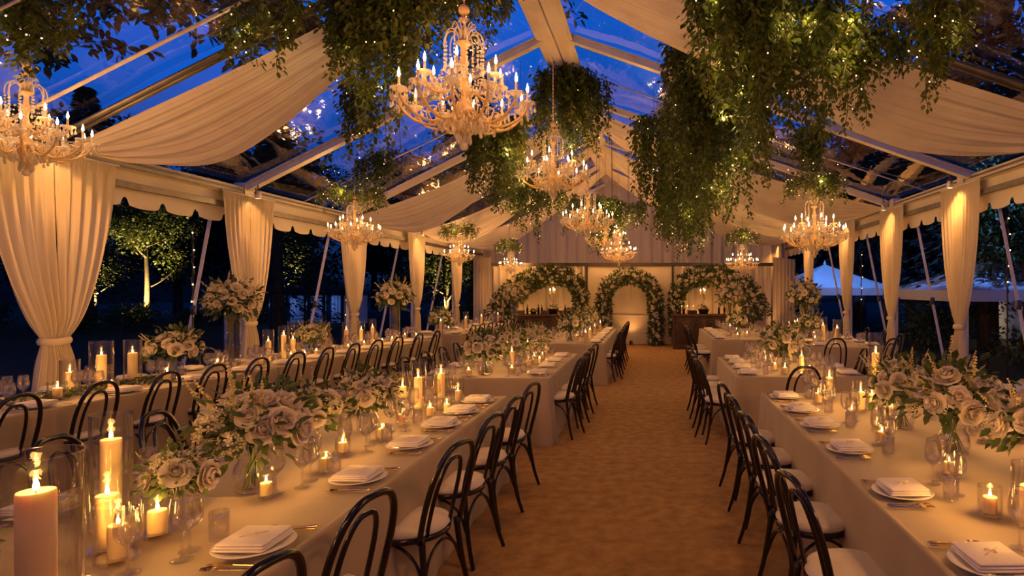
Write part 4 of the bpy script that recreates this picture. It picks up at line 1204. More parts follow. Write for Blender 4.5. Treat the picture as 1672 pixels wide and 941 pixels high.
greenery('leafy mass between the largest and the second chandelier', -2.55, 9.9, .60, .45, 44, .9, 1.9, 105, lights=24, pl=3, ztop=4.55)
greenery('leafy mass hanging over the left-hand bar, behind the second chandelier', -2.7, 13.6, .95, .5, 44, .7, 1.6, 106, lights=44, pl=3, ztop=4.25)
greenery('leafy mass over the flower arch, left half of the ridge line', -1.5, 15.2, .70, .5, 36, .8, 1.9, 107, lights=44, pl=3, ztop=4.05)
greenery('leafy vines hanging behind the third and fourth chandeliers', -.75, 16.3, .55, .4, 24, .5, 1.3, 108, lights=22, pl=1, ztop=4.1)
greenery('broad green mass filling the top of the right-hand half, closest part', 1.12, 6.0, .78, .5, 66, 1.2, 2.2, 109, lights=30, pl=5)
greenery('leafy vines spilling over the closest right-hand swag', 1.95, 5.9, .48, .35, 34, .4, 1.3, 110, lights=22, pl=2)
greenery('long green fall of vines right of the aisle, middle part', .80, 8.0, .62, .5, 56, 1.6, 2.65, 111, lights=36, pl=5)
greenery('long green fall of vines right of the aisle, farther part', .45, 10.6, .75, .55, 50, 1.8, 2.75, 112, lights=40, pl=4, ztop=4.75)
greenery('green fall of vines ending above the carved bar', .75, 14.2, .65, .5, 40, 1.3, 2.3, 113, lights=50, pl=3, ztop=4.25)
greenery('leafy vines hanging at the top right corner before the swag', 2.46, 5.2, .28, .22, 14, .5, 1.35, 114, lights=14, pl=1)
greenery('leafy branch cluster in the top left photo corner above the cut chandelier', -5.15, 5.0, .42, .3, 26, .3, .75, 115, ztop=4.2, lights=12, pl=1)
greenery('slim vine column above the right-hand chandelier', 2.42, 9.5, .16, .16, 9, .8, 1.25, 116, lights=6, pl=0)
greenery('slim vine column above the left-side chandelier', -4.7, 10.3, .30, .25, 12, .5, .95, 117, lights=8, pl=0)
# leafy balls on the side chandeliers
def ballgreen(label, x, y, z, r_, seed, drop=.5, n=26):
    rr = random.Random(seed)
    o = thing('leafy_ball', label, 'hanging greenery', (x, y, z), 0, 'leafy balls over the side chandeliers')
    put('leaf_ball', foliage_mesh(seed, r_*.85, 260, .075, -.4, .4, M_leaf, 1.1, .55), o)
    for i in range(n):
        a = rr.uniform(0, 6.28); q = r_*rr.uniform(.55, 1.0)
        put('vine', rr.choice(VINES[.55]), o, (q*math.cos(a), q*math.sin(a), rr.uniform(.0, .10)), (rr.uniform(-.3, .3), rr.uniform(-.3, .3), rr.uniform(0, 6)), rr.uniform(.5, .85)*drop*1.6)
    m = MB(); m.tube([(0, 0, .0), (0, 0, roofz(x)-.1-z)], .008, 6); m.build('hanging_cord', M_stem, o)
    f = thing('string_light', 'warm fairy lights on the ' + ' '.join(label.split()[:9]), 'fairy lights', (x, y, z), 0, 'fairy lights woven in the greenery')
    pts = [rdir(rr, -.6, .6)*r_*.9 for _ in range(16)]
    bulbs_mesh(pts).build('bulb', M_fairy, f)
    w = MB(); w.tube(bez(sorted(pts, key=lambda p: math.atan2(p.y, p.x)), 3), .002, 4); w.build('wire', M_wire, f)
    point((0, -r_*.8, -.05), W_FAIRY*.8, (1, .6, .22), .02, f, 'fairy_light')
ballgreen('leafy ball above the chandelier between left-side curtains two and three', -5.15, 10.6, 3.42, .55, 201)
ballgreen('leafy ball above the small chandelier near the fourth left-side curtain', -5.2, 16.5, 3.35, .52, 202)
ballgreen('leafy ball above the tiny chandelier over the left-hand bar', -4.3, 18.4, 3.05, .42, 203, .4)
ballgreen('leafy ball above the right-hand chandelier', 2.54, 9.6, 3.42, .52, 204, .55)
ballgreen('leafy ball above the far right-hand chandelier', 2.5, 17.0, 3.22, .46, 205)

# ================================================================== FLOWER ARCHES
def floral_path(label, path, rad, seed, nfl, name='flower_arch', loc=(0, 0, 0), nleaf=1500, bs=1.02, lights=0):
    rr = random.Random(seed); o = thing(name, label, 'flower arch', loc, 0, 'flower arches of the backdrop')
    P = [Vector(p) for p in path]; seg = [(P[i+1]-P[i]).length for i in range(len(P)-1)]; tot = sum(seg)
    def at(t):
        d = t*tot
        for i, s_ in enumerate(seg):
            if d <= s_: return P[i].lerp(P[i+1], d/s_), (P[i+1]-P[i]).normalized(), (i+d/s_)/len(seg)
            d -= s_
        return P[-1], (P[-1]-P[-2]).normalized(), 1
    m = MB(); m.tube(P, .05, 8); m.build('arch_core', M_stem, o)
    m = MB(); pos = []; ds = []
    for i in range(nleaf):
        c, t_, k = at(rr.random()); r0 = rad(k) if callable(rad) else rad
        d = rdir(rr); d -= t_*d.dot(t_); d.normalize()
        pos.append(c+d*r0*rr.uniform(.35, 1.0)); ds.append(d+rdir(rr)*.8)
    leaves(m, pos, ds, .10, rr, .8); m.build('foliage', M_leaf2, o)
    for i in range(nfl):
        c, t_, k = at((i+rr.random())/nfl); r0 = (rad(k) if callable(rad) else rad)
        d = rdir(rr); d.y = -abs(d.y)*1.2-.25; d -= t_*d.dot(t_); d.normalize()
        put('rose', ROSES[i % 4], o, c+d*r0*rr.uniform(.72, .92), d.to_track_quat('Z', 'Y').to_euler(), bs*rr.uniform(.7, 1.25))
    return o
def arcpts(x0, x1, zb, zt, y, n=22, zb2=None, pw=.8):
    out = []
    cx_, w = (x0+x1)/2, (x1-x0)/2; zb2 = zb if zb2 is None else zb2
    zs = zt-w*pw
    out.append((x0, y, zb))
    for i in range(n+1):
        a = PI-PI*i/n; out.append((cx_+w*math.cos(a), y, zs+(zt-zs)*math.sin(a)))
    out.append((x1, y, zb2)); return out
ax = (1028-1065)*.01865
floral_path('white rose arch around the closed central panel at the aisle end', arcpts(ax-.80, ax+.80, .05, 2.14, 18.75, pw=.95), .24, 301, 98, nleaf=5200)
floral_path('white rose arch over the left-hand bar', [(-4.75, 18.55, .75), (-4.55, 18.6, 1.25), (-4.1, 18.7, 1.80), (-3.5, 18.75, 2.12), (-2.9, 18.75, 2.18), (-2.45, 18.75, 2.05), (-2.2, 18.75, 1.7), (-2.18, 18.75, 1.05)],
            lambda k: .42-.20*k, 302, 98, nleaf=6000)
floral_path('white rose arch over the carved right-hand bar', [(.72, 18.55, .35), (.72, 18.75, 1.3), (.85, 18.75, 1.85), (1.3, 18.75, 2.12), (2.0, 18.75, 2.16), (2.6, 18.7, 1.98), (3.0, 18.6, 1.5), (3.25, 18.5, .8)],
            lambda k: .20+.22*k, 303, 98, nleaf=6000)
for i, (x, y, r_) in enumerate(((-1.02, 18.35, .22), (-1.3, 18.3, .16), (3.35, 18.2, .3), (-4.9, 18.2, .3))):
    o = thing('flower_mound', ['low mound of white flowers and candles at the foot of the arch, aisle side', 'low mound of flowers half behind the far left-aisle table', 'leafy flower mound at the outer foot of the right-hand arch', 'leafy flower mound at the outer foot of the left-hand arch'][i], 'flower mound', (x, y, .01), 0, 'flower mounds by the backdrop')
    put('foliage', FOLT[i % 2], o, (0, 0, r_*.6), sc=r_/.36)
    rr = random.Random(400+i); blooms(o, rr, (0, 0, r_*.7), r_*.8, .8, 12, 3, 4, 1.0, .0, 1.3)

# little uplights washing the backdrop
ul = thing('uplight', '', 'uplight')
m = MB(); m.lathe([(.05, .0), (.055, .03), (.05, .12), (.045, .125), (.001, .10)], 16); m.build('housing', M_dark, ul)
m = MB(); m.lathe([(.001, .118), (.044, .118)], 16); m.build('lens', M_lens, ul)
for i, (x, lab, pw) in enumerate(((-.66, 'behind the central rose arch', 45), (-3.9, 'behind the left-hand bar, outer end', 90), (-2.7, 'behind the left-hand bar, inner end', 90), (1.25, 'behind the carved bar, aisle end', 90), (2.4, 'behind the carved bar, outer end', 90), (-5.35, 'at the left-hand corner drape', 60), (4.05, 'at the right-hand corner drape', 60))):
    yy = 18.98 if abs(x) < 5 and i != 6 else 19.0
    place(ul, 'small floor uplight %s' % lab, (x, yy, .01), 0, 'floor uplights along the backdrop')
    spot((x, yy-.02, .16), (x, YB+.02, 1.7), pw, WARM, 1.7, 1.0)

# ================================================================== BARS
def bar(label, x0, x1, y, z, carved, name):
    o = thing('bar_counter', label, 'bar', ((x0+x1)/2, y, 0.008)); w = x1-x0
    m = MB(); m.box((0, 0, z-.03), (w+.14, .62, .06), bevel=.015); m.box((0, 0, z-.085), (w+.06, .56, .05), bevel=.012); m.build('counter_top', M_wood, o, auto=.6)
    m = MB(); m.box((0, 0, z/2-.02), (w-.04, .46, z-.16), bevel=.01); m.build('body', M_wood, o, auto=.6)
    m = MB(); m.box((0, 0, .06), (w+.05, .55, .12), bevel=.015); m.build('plinth', M_wood, o, auto=.6)
    n = 5
    for i in range(n):
        cx_ = -w/2+(i+.5)*w/n; pw = w/n-.06
        m = MB()
        # raised arched panel with ribs and a scroll
        pts = [(cx_-pw/2, -.245, .16), (cx_-pw/2, -.245, z-.30)]
        for k in range(9):
            a = PI-PI*k/8; pts.append((cx_+pw/2*math.cos(a), -.245, z-.30+.14*math.sin(a)))
        pts += [(cx_+pw/2, -.245, z-.30), (cx_+pw/2, -.245, .16)]
        m.tube(pts, .018, 6)
        if carved:
            for q in (-.28, 0, .28): m.tube(bez([(cx_+pw*q, -.25, .2), (cx_+pw*(q+.12), -.26, .38), (cx_+pw*(q-.10), -.26, .55), (cx_+pw*q*.5, -.25, z-.22)], 5), .022, 6)
            m.ball((cx_, -.25, z-.26), .045, 8, 6)
        m.build('carved_panel' if carved else 'front_panel', M_wood, o)
    for s in (-1, 1):
        m = MB(); m.lathe([(.05, .12), (.055, .2), (.03, .25), (.05, .45), (.035, .62), (.055, z-.2), (.06, z-.1)], 14, (s*(w/2), -.24, 0)); m.build('corner_column', M_wood, o)
    return o
bar('plain dark wooden bar counter under the left-hand rose arch', -4.05, -1.98, 18.35, .98, False, 'l')
bar('carved dark wooden bar counter at the right-hand side of the aisle end', .62, 2.75, 17.85, 1.0, True, 'r')
def candelabra(label, x, y, z, s=1.0):
    o = thing('candelabra', label, 'candelabra', (x, y, z), 0, 'candelabra on the bars', s)
    m = MB(); m.lathe([(.07, 0), (.06, .015), (.02, .03), (.012, .10), (.022, .13), (.010, .18), (.010, .40), (.018, .43)], 14); m.build('stand', M_gold, o)
    for k in range(5):
        a = 2*PI*k/5; e_ = (.12*math.cos(a), .12*math.sin(a)) if k else (0, 0)
        h = .40 if k else .44
        m = MB(); m.tube(bez([(0, 0, .22), (e_[0]*.6, e_[1]*.6, .22), (e_[0], e_[1], h-.10), (e_[0], e_[1], h)], 4), .006, 6); m.lathe([(.006, h-.01), (.022, h), (.02, h+.01)], 10, (e_[0], e_[1], 0))
        arm = m.build('arm', M_gold, o)
        m = MB(); m.lathe([(.010, h), (.009, h+.13), (.001, h+.133)], 8, (e_[0], e_[1], 0)); m.build('candle', M_wax, arm)
        m = MB(); m.lathe([(.0005, h+.135), (.009, h+.15), (.006, h+.175), (.0005, h+.2)], 8, (e_[0], e_[1], 0)); m.build('flame', M_flame, arm)
    point((0, -.0, .68), 2.2, CANDLE, .05, o, 'candle_light')
candelabra('lit candelabra standing on a planter on the left-hand bar', -2.98, 18.4, 1.22, .9)
candelabra('lit candelabra above greens on the carved bar', 1.50, 17.9, 1.20, .9)
def planter(label, x, y, z, r_, seed, n=70):
    o = thing('potted_plant', label, 'potted plant', (x, y, z), 0, 'dark pots on the bars')
    m = MB(); m.lathe([(.001, 0), (r_*.6, 0), (r_*.8, r_*.7), (r_*.85, r_*.75), (r_*.7, r_*.72), (.001, r_*.65)], 16); m.build('pot', M_dark, o)
    put('foliage', foliage_mesh(seed, r_, n, .06, 0, .1, M_leaf2, .9, .6), o, (0, 0, r_*.75))
    return o
planter('dark bowl of greens under the candelabra, left-hand bar', -2.98, 18.4, .98, .22, 501)
planter('dark bowl of greens under the candelabra, carved bar', 1.50, 17.9, 1.0, .20, 502)
planter('small round topiary pot at the inner end of the left-hand bar', -2.45, 18.3, .98, .14, 503)
planter('small potted plant at the outer part of the left-hand bar', -3.55, 18.3, .98, .12, 504)
def bottle(i, x, y, z, h, where):
    m = MB(); r_ = .036
    m.lathe([(.001, 0), (r_, 0), (r_, h*.55), (r_*.9, h*.63), (.012, h*.76), (.012, h*.96), (.015, h*.965), (.015, h), (.001, h)], 14)
    return m
bt = one('liquor_bottle', bottle(0, 0, 0, 0, .29, ''), pmat('dark_bottle_glass', (.02, .012, .006), (.05, .03, .01), 5, .08, coat=.5), 'bottle')
for i, (x, y, z, w) in enumerate(((-3.75, 18.4, .98, 'left-hand bar'), (-3.42, 18.42, .98, 'left-hand bar'), (-3.3, 18.3, .98, 'left-hand bar'), (-2.62, 18.45, .98, 'left-hand bar'), (-2.3, 18.4, .98, 'left-hand bar'), (.8, 17.85, 1.0, 'carved bar'), (.93, 17.95, 1.0, 'carved bar'), (1.95, 17.9, 1.0, 'carved bar'), (2.1, 17.8, 1.0, 'carved bar'))):
    place(bt, 'dark bottle, %s from the left on the %s' % (ORD[i if i < 5 else i-5], w), (x, y, z), 0, 'bottles on the bars')
cr_ = MB(); cr_.box((0, 0, .06), (.26, .18, .12), bevel=.006)
for k in range(3): cr_.box((0, -.095, .025+.035*k), (.24, .008, .022))
crate = one('wooden_box', cr_, M_wood, 'box', auto=.5)
for i, (x, w) in enumerate(((-3.95, 'outer end of the left-hand bar'), (-3.2, 'middle of the left-hand bar'), (-2.72, 'beside the bowl on the left-hand bar'), (-2.15, 'aisle end of the left-hand bar'), (1.15, 'middle of the carved bar'))):
    place(crate, 'small dark wooden box at the %s' % w, (x, 18.28 if x < 0 else 17.85, .98 if x < 0 else 1.0), .1*i, 'dark boxes on the bars')
for i, (x, z, w) in enumerate(((.86, 1.0, 'first'), (1.02, 1.0, 'second'), (1.2, 1.0, 'third'))):
    r_c = get_c(.012, .24); place(r_c, 'slim taper candle, %s from the aisle on the carved bar' % w, (x, 17.82, z), 0, 'taper candles on the carved bar')
    if i == 1: point((x, 17.8, z+.30), 1.2, CANDLE, .02, None, 'candle_light')

# ================================================================== OUTSIDE
def leafcloud(seed, blobs, n, L, mat, name='crown'):
    rr = random.Random(seed); m = MB(); pos = []; ds = []
    for i in range(n):
        c, r_ = blobs[rr.randrange(len(blobs))]
        d = rdir(rr); pos.append(Vector(c)+Vector((d.x, d.y, d.z*.8))*r_*rr.uniform(.15, 1.0)**.6*rr.uniform(.8, 1.15)); ds.append(d+rdir(rr)*.9+Vector((0, 0, -.3)))
    leaves(m, pos, ds, L, rr, 1.1)
    return m.mesh(name, mat)
def trunk_mesh(seed, h, r_, nb, spread, mat=M_bark, zmin=.35):
    rr = random.Random(seed); m = MB(); ends = []
    m.tube(bez([(0, 0, -.05), (.05, .02, h*.35), (-.04, .05, h*.7), (0, 0, h)], 5), [r_*(1-.75*i/15) for i in range(16)], 8)
    for i in range(nb):
        z = h*rr.uniform(zmin, .95); a = rr.uniform(0, 6.28); L = spread*rr.uniform(.6, 1.1)*(1.15-.5*z/h)
        e_ = (L*math.cos(a), L*math.sin(a), z+L*rr.uniform(.5, 1.0))
        m.tube(bez([(0, 0, z), (e_[0]*.45, e_[1]*.45, z+(e_[2]-z)*.35), e_], 4), [r_*.4*(1-.85*k/8) for k in range(9)], 6)
        ends.append(e_)
    return m.mesh('trunk', mat), ends
# garden trees with uplights
def lit_tree(label, x, y, h, seed, nb=12, spread=1.5, dens=2600, power=120, lo=.42):
    tm, ends = trunk_mesh(seed, h, .12, nb, spread, zmin=lo)
    o = thing('garden_tree', label, 'tree', (x, y, 0), 0, 'uplit garden trees')
    put('trunk', tm, o)
    bl = [(e_, spread*.62) for e_ in ends]+[((0, 0, h), spread*.7)]+[(Vector(e_)*.6+Vector((0, 0, h*.3)), spread*.45) for e_ in ends]
    put('crown', leafcloud(seed, bl, dens, .13, M_tree), o)
    return o
garden = [(-21.5, 26.0, 5.4, 'slim uplit tree standing left-centre beyond the first bay of the lawn'), (-31.0, 34.0, 3.6, 'low forked uplit tree half behind the first left-side curtain'),
          (-19.5, 32.0, 6.0, 'bright uplit trunk tree between the second and third left-side curtains'), (-8.6, 25.5, 4.6, 'uplit leafy tree seen between the last left-side curtains'),
          (9.5, 15.6, 4.5, 'dark slim tree between the right-hand marquees'), (-5.7, 25.6, 4.0, 'uplit bushy tree beyond the last left-side gap')]
for i, (x, y, h, lab) in enumerate(garden):
    lit_tree(lab, x, y, h, 600+i, power=1, lo=.20, dens=6500)
    if i == 4: continue
    ux, uy = x+.25, y-.75
    place(ul, 'small garden uplight in the grass at the foot of the %s' % ' '.join(lab.split()[:3]), (ux, uy, -.01), 0, 'garden uplights')
    spot((ux, uy, .14), (x, y, h*.62), 7000 if i < 3 else 2600, (1, .66, .22), 1.0, .9)
for i, (x, y) in enumerate(((9.9, 11.9), (11.5, 17.2), (14.2, 14.5), (-19.8, 22.8))):
    place(ul, 'small garden uplight in the shrubs, %s' % ['beyond the closest right-side curtain', 'behind the marquee posts', 'below the lit hedge at the right edge', 'beside the flowering shrub past the first curtain'][i], (x, y, -.01), 0, 'garden uplights')
    spot((x, y, .15), (x+.2, y+.8, 1.5), 160, (1, .66, .22), 1.5, .9)
# shrubs
for i, (x, y, r_, lab) in enumerate(((-20.5, 24.2, 1.1, 'rounded shrub by the uplit slim tree'), (-22.6, 24.0, 1.0, 'small shrub left of the slim uplit tree'), (-18.6, 24.0, .8, 'small shrub below the tall cylinder view on the lawn'), (-24.5, 23.0, 1.2, 'broad shrub behind the first left-side curtain foot'),
        (-19.2, 30.2, 1.1, 'dark shrub under the bright uplit trunk'), (-21.5, 30.5, .9, 'low shrub left of the bright uplit trunk'),
        (9.6, 12.7, 1.05, 'dark leafy shrub uplit beyond the right-side curtains'), (8.2, 13.2, .9, 'dark shrub just outside the second right-side curtain'), (10.8, 12.3, 1.1, 'large dark shrub beyond the closest right-side curtain'), (11.9, 15.0, 1.3, 'large dark hedge shrub at the marquee foot'), (12.8, 12.0, .9, 'dark shrub at the right photo edge'),
        (8.0, 17.5, 1.2, 'dark shrub below the far marquee'), (9.5, 19.5, 1.3, 'dark shrub behind the far marquee posts'), (-6.9, 24.2, 1.1, 'bright leafy shrub at the last left-side gap'))):
    o = thing('garden_shrub', lab, 'shrub', (x, y, 0), 0, 'shrubs on the lawn')
    rr = random.Random(700+i)
    bl = [((rr.uniform(-.5, .5)*r_, rr.uniform(-.4, .4)*r_, r_*rr.uniform(.45, .8)), r_*.55) for _ in range(6)]
    put('foliage', leafcloud(700+i, bl, 1500, .11, M_tree, 'foliage'), o)
    m = MB()
    for q in range(7): m.tube([(0, 0, -.02), (rr.uniform(-.3, .3)*r_, rr.uniform(-.3, .3)*r_, r_*.5), (rr.uniform(-.7, .7)*r_, rr.uniform(-.6, .6)*r_, r_*1.1)], .012, 5)
    m.build('stem', M_bark, o)
# the dark wood round the lawn: broad dark trees
bigs = []
for i in range(3):
    tm, ends = trunk_mesh(800+i, 9.5, .34, 16, 3.0, M_bark, .25)
    bl = [(e_, 1.35) for e_ in ends]+[((0, 0, 9.3), 1.5)]+[((1.6*math.cos(k*1.3), 1.6*math.sin(k*1.3), 3.2+.8*k), 1.6) for k in range(7)]
    o = thing('woodland_tree', '', 'tree'); put('trunk', tm, o); put('crown', leafcloud(800+i, bl, 5200, .34, M_treedark), o); bigs.append(o)
rr = random.Random(9)
spots_ = []
for i in range(9): spots_.append((-44+i*2.6+rr.uniform(-1, 1), 22+i*3.6, 'left'))
for i in range(5): spots_.append((-13+i*3.6, 38+rr.uniform(-1, 2), 'far left'))
for i in range(8): spots_.append((16.5+rr.uniform(-1, 3), 13+i*3.4, 'right'))
for i in range(4): spots_.append((6+i*3.6, 40+rr.uniform(-1, 2), 'far right'))
spots_ += [(-29, 43, 'left'), (-37, 38, 'left'), (-19, 46, 'left'), (-33, 30, 'left'), (-24, 37.5, 'left'), (-14.5, 41, 'left'), (11.0, 22.0, 'right'), (9.5, 28.0, 'right'), (-9.5, 33.5, 'left')]
cnt = {}
for i, (x, y, sd) in enumerate(spots_):
    cnt[sd] = cnt.get(sd, 0)+1
    b = bigs[i % 3]
    o = place(b, 'dark leafy tree, %s along the %s-side woodland beyond the lawn' % (ORD[min(19, cnt[sd]-1)], sd.replace(' ', '-')), (x, y, -.02), rr.uniform(0, 6), 'woodland trees on the %s side' % sd, rr.uniform(.85, 1.15))
# conifers and boughs seen through the clear roof
def conifer(label, x, y, h, seed):
    rr = random.Random(seed); m = MB(); pos = []; ds = []
    for i in range(6500):
        t = rr.random()**.8; z = h*(.12+.88*t); R_ = (1-t)*h*.24+.15; a = rr.randrange(40)*.77+t*9; q = R_*rr.uniform(.15, 1)
        pos.append((q*math.cos(a), q*math.sin(a), z-q*.35)); ds.append((math.cos(a), math.sin(a), -.35))
    leaves(m, pos, ds, .26, rr, .5, 1.5)
    o = thing('conifer', label, 'tree', (x, y, 0), 0, 'conifers above the roof line')
    m.build('crown', M_treedark, o)
    m = MB(); m.tube([(0, 0, 0), (0, 0, h*.98)], [.3, .03], 8); m.build('trunk', M_bark, o)
conifer('dark conifer top showing through the roof at the left, above the first swag', -24.5, 26.5, 10.5, 901)
conifer('dark conifer showing through the roof behind the left rafters', -15.0, 24.5, 8.8, 902)
conifer('dark conifer through the upper right roof panel', 9.6, 17.5, 11.0, 903)
conifer('dark conifer seen past the ridge through the right slope', 4.8, 30.0, 13.5, 905)
conifer('tall dark conifer through the left roof slope near the ridge', -8.2, 28.0, 13.5, 906)
conifer('dark conifer just right of the ridge beam, high up', 1.2, 27.0, 13.0, 907)
# overhanging boughs at the top left
def bough(label, pts, seed, n, L=.20):
    rr = random.Random(seed); m = MB(); P_ = bez(pts, 6)
    o = thing('overhanging_bough', label, 'tree branch', (0, 0, 0), 0, 'boughs over the clear roof')
    m.tube(P_, [.05*(1-.8*i/len(P_))+.006 for i in range(len(P_))], 6)
    pos = []; ds = []; tw = []
    for i in range(n):
        k = rr.randrange(2, len(P_)); b_ = P_[k]
        d = rdir(rr, -.9, .3); q = rr.uniform(.3, 1.3); e_ = b_+d*q
        m.tube([b_, b_+d*q*.5+Vector((0, 0, .04)), e_], [.010, .006, .003], 4)
        for j in range(26):
            t = rr.uniform(.25, 1.08); pos.append(b_+d*q*t+rdir(rr)*.10); ds.append(rdir(rr, -1, .2)+d*.4)
    m.build('branch', M_bark, o); f = MB(); leaves(f, pos, ds, L, rr, .9); f.build('foliage', M_treedark, o)
bough('leafy bough over the roof in the top left corner', [(-11.5, 11.2, 7.9), (-9.8, 11.0, 7.3), (-8.2, 11.0, 6.9), (-6.6, 10.9, 6.6)], 911, 46)
bough('leafy bough over the roof left of the vines, hanging low', [(-8.6, 11.2, 7.6), (-7.2, 10.9, 7.0), (-6.0, 10.6, 6.5), (-5.2, 10.4, 6.0)], 912, 50)
bough('leafy bough over the roof behind the largest chandelier', [(-5, 14.5, 11.0), (-3.6, 13.0, 9.4), (-2.6, 12.0, 8.2), (-1.4, 11.4, 7.6)], 913, 40)
bough('leafy bough at the far top right over the clear roof', [(7.5, 11.5, 7.6), (6.2, 11.2, 7.1), (5.0, 11.0, 6.8), (4.0, 10.8, 6.5)], 914, 40)
bough('thin leafy bough crossing the top left sky', [(-12.5, 11.5, 7.3), (-11.5, 11.2, 6.9), (-10.7, 11.0, 6.5), (-10.2, 10.9, 6.1)], 915, 24)

# white marquees outside
def marquee(label, x, y, w, ze, zp, rz=.0):
    o = thing('garden_marquee', label, 'marquee tent', (x, y, 0), rz, 'white garden marquees')
    m = MB(); h = w/2
    def fn(u, v):
        a = u*4; k = int(min(3.999, a)); t = a-k
        c = [(-h, -h), (h, -h), (h, h), (-h, h), (-h, -h)]
        px, py = lerp(c[k][0], c[k+1][0], t), lerp(c[k][1], c[k+1][1], t)
        s_ = 1-v
        return (px*s_, py*s_, ze+(zp-ze)*(v**1.15))
    m.grid(fn, 48, 10); m.build('canopy', M_tentcloth, o)
    m = MB()
    def fn2(u, v):
        a = u*4; k = int(min(3.999, a)); t = a-k
        c = [(-h, -h), (h, -h), (h, h), (-h, h), (-h, -h)]
        return (lerp(c[k][0], c[k+1][0], t)*1.003, lerp(c[k][1], c[k+1][1], t)*1.003, ze-.28*v)
    m.grid(fn2, 48, 2); m.build('valance', M_tentcloth, o)
    m = MB(); m.lathe([(.05, 0), (.06, .08), (.02, .16), (.001, .2)], 10, (0, 0, zp-.03)); m.build('finial', M_tentcloth, o)
    for (sx, sy) in ((-1, -1), (1, -1), (1, 1), (-1, 1)):
        m = MB(); m.tube([(sx*h*.98, sy*h*.98, 0), (sx*h*.98, sy*h*.98, ze)], .045, 8); m.build('pole', M_dark, o)
    return o
marquee('large white garden marquee with a pointed top outside the closest right-side curtain', 9.65, 17.2, 4.6, 1.72, 2.60)
marquee('smaller white marquee farther off between the right-side curtains', 6.9, 24.5, 4.1, 1.78, 2.72, .1)
for (x, y, z) in ((7.6, 14.2, 5.2), (5.6, 20.9, 5.0)):  # added blue spots without fixtures, brightening the marquee canopies
    spot((x, y, z), (x+2, y+3.2, 2.1), 900, (.12, .32, 1.0), 1.3, .8)
# blue-lit pavilion far behind the left-hand lawn
o = thing('garden_pavilion', 'blue-lit white pavilion far beyond the lawn, seen between two left-side curtains', 'pavilion', (-17.0, 30.0, 0))
o.scale = (.62, .62, .62)
m = MB(); m.box((0, 0, 2.35), (7.4, 3.0, .14)); m.box((0, 0, 2.6), (6.8, 2.6, .35), bevel=.1); m.build('roof', M_dark, o, smooth=False)
for i in range(5):
    m = MB(); x = -3.3+i*1.65; m.grid(lambda u, v, x=x: (x+.1+u*1.25, .6+.05*math.sin(u*30), .05+v*2.2), 40, 3); m.build('drape', M_tentcloth, o)
for i in range(6):
    m = MB(); x = -3.5+i*1.42; m.box((x, -1.3, 1.15), (.16, .16, 2.3)); m.build('post', M_dark, o, smooth=False)
m = MB(); m.box((0, -1.35, .75), (7.0, .05, .06)); m.box((0, -1.35, .45), (7.0, .04, .04)); m.build('railing', M_dark, o, smooth=False)
for x in (-18.0, -16.0): point((x, 29.7, 1.0), 11, (.12, .3, 1.0), .1, None, 'pavilion_light')
# pale garden wall panel lit warm at the right edge
o = thing('garden_screen', 'pale lit garden screen with a lantern at the right photo edge', 'garden screen', (13.2, 21.0, 0), -.2)
m = MB(); m.box((0, 0, 1.15), (3.2, .08, 2.3), bevel=.01); m.build('panel', M_tentcloth, o, smooth=False)
for x in (-1.6, 1.6):
    m = MB(); m.box((x, 0, 1.2), (.12, .14, 2.4), bevel=.01); m.build('post', M_dark, o, smooth=False)
ln = thing('garden_lantern', 'small lit lantern in front of the pale garden screen', 'lantern', (12.3, 20.3, 0))
m = MB(); m.tube([(0, 0, 0), (0, 0, .6)], .02, 8); m.build('stake', M_dark, ln)
m = MB(); m.lathe([(.06, .6), (.07, .62), (.07, .80), (.10, .82), (.02, .92)], 12); m.build('hood', M_dark, ln)
m = MB(); m.ball((0, 0, .72), .075, 12, 8); m.build('glow', M_lens, ln)
point((12.25, 20.1, .75), 26, (1, .68, .28), .06, None, 'lantern_light')
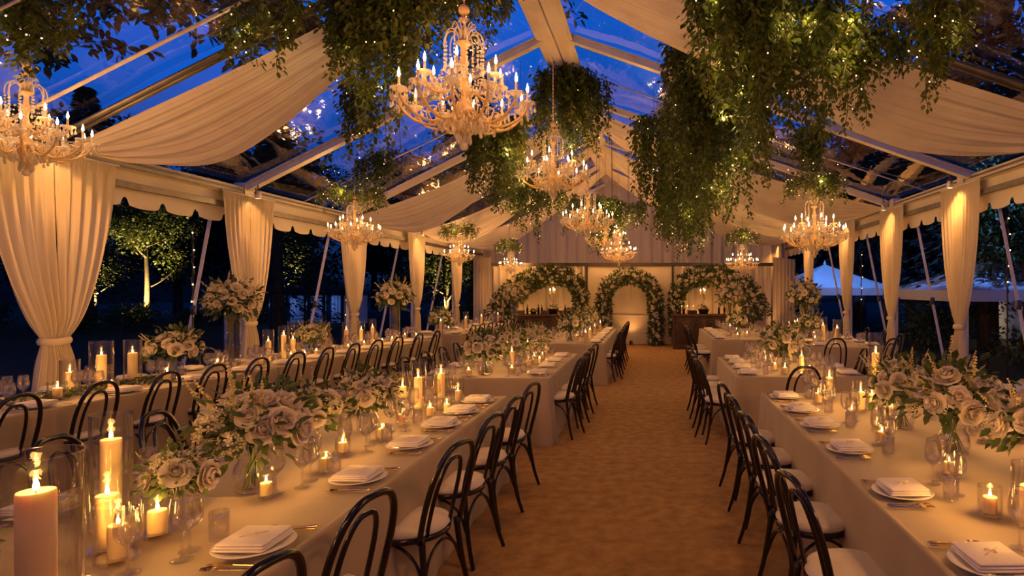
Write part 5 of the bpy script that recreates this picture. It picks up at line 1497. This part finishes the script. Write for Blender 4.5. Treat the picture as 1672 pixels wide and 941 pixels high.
# lounge seat and low table outside at the right
o = thing('lounge_chair', 'white cushioned lounge chair on the lawn outside the right-hand side', 'lounge chair', (5.65, 8.75, .0), -.5)
m = MB(); m.box((0, 0, .20), (.80, .75, .08), bevel=.02)
for (sx, sy) in ((-1, -1), (1, -1), (1, 1), (-1, 1)): m.box((sx*.36, sy*.33, .09), (.06, .06, .18))
m.build('frame', M_tentcloth, o, auto=.6)
m = MB(); m.box((0, 0, .33), (.74, .70, .17), bevel=.05); m.build('seat_cushion', M_cushion, o, auto=1.0)
m = MB(); m.box((.30, 0, .56), (.20, .70, .42), bevel=.07); m.build('back_cushion', M_cushion, o, auto=1.0)
o = thing('low_table', 'low white slatted table in front of the lounge chair', 'table', (5.12, 8.35, .0), -.3)
m = MB()
for i in range(6): m.box((-.25+i*.1, 0, .40), (.085, .62, .025), bevel=.004)
m.build('table_top', M_tentcloth, o, auto=.6)
for (sx, sy) in ((-1, -1), (1, -1), (1, 1), (-1, 1)):
    m = MB(); m.box((sx*.24, sy*.26, .195), (.045, .045, .39)); m.build('leg', M_tentcloth, o, smooth=False)
# hanging rope lights outside
for i, (x, y, z0, z1, lab) in enumerate(((5.45, 9.4, 3.0, 1.7, 'knotted rope of lights hanging outside past the closest right-side curtain'), (6.35, 18.6, 3.0, 1.2, 'rope of warm lights on a trunk outside the second right-side gap'), (-6.75, 9.0, 2.75, 1.4, 'thin hanging rope light outside the first left-side gap'), (-7.3, 14.6, 2.75, 0.9, 'thin hanging rope light outside the third left-side gap'))):
    rr = random.Random(60+i); o = thing('rope_light', lab, 'rope light', (x, y, 0), 0, 'rope lights outside')
    P_ = [(.02*math.sin(k*1.7), .02*math.cos(k*2.1), lerp(z0, z1, k/16)) for k in range(17)]
    m = MB(); m.tube(P_, .010, 6); m.build('rope', M_vinestem, o)
    bulbs_mesh([Vector(p)+Vector((.015, -.01, 0)) for p in P_[2::3]], .010).build('bulb', M_fairy, o)
    m = MB(); m.tube([(0, 0, 0), (0, 0, .0+z0)], .012, 6); m.build('support_pole', M_dark, o)
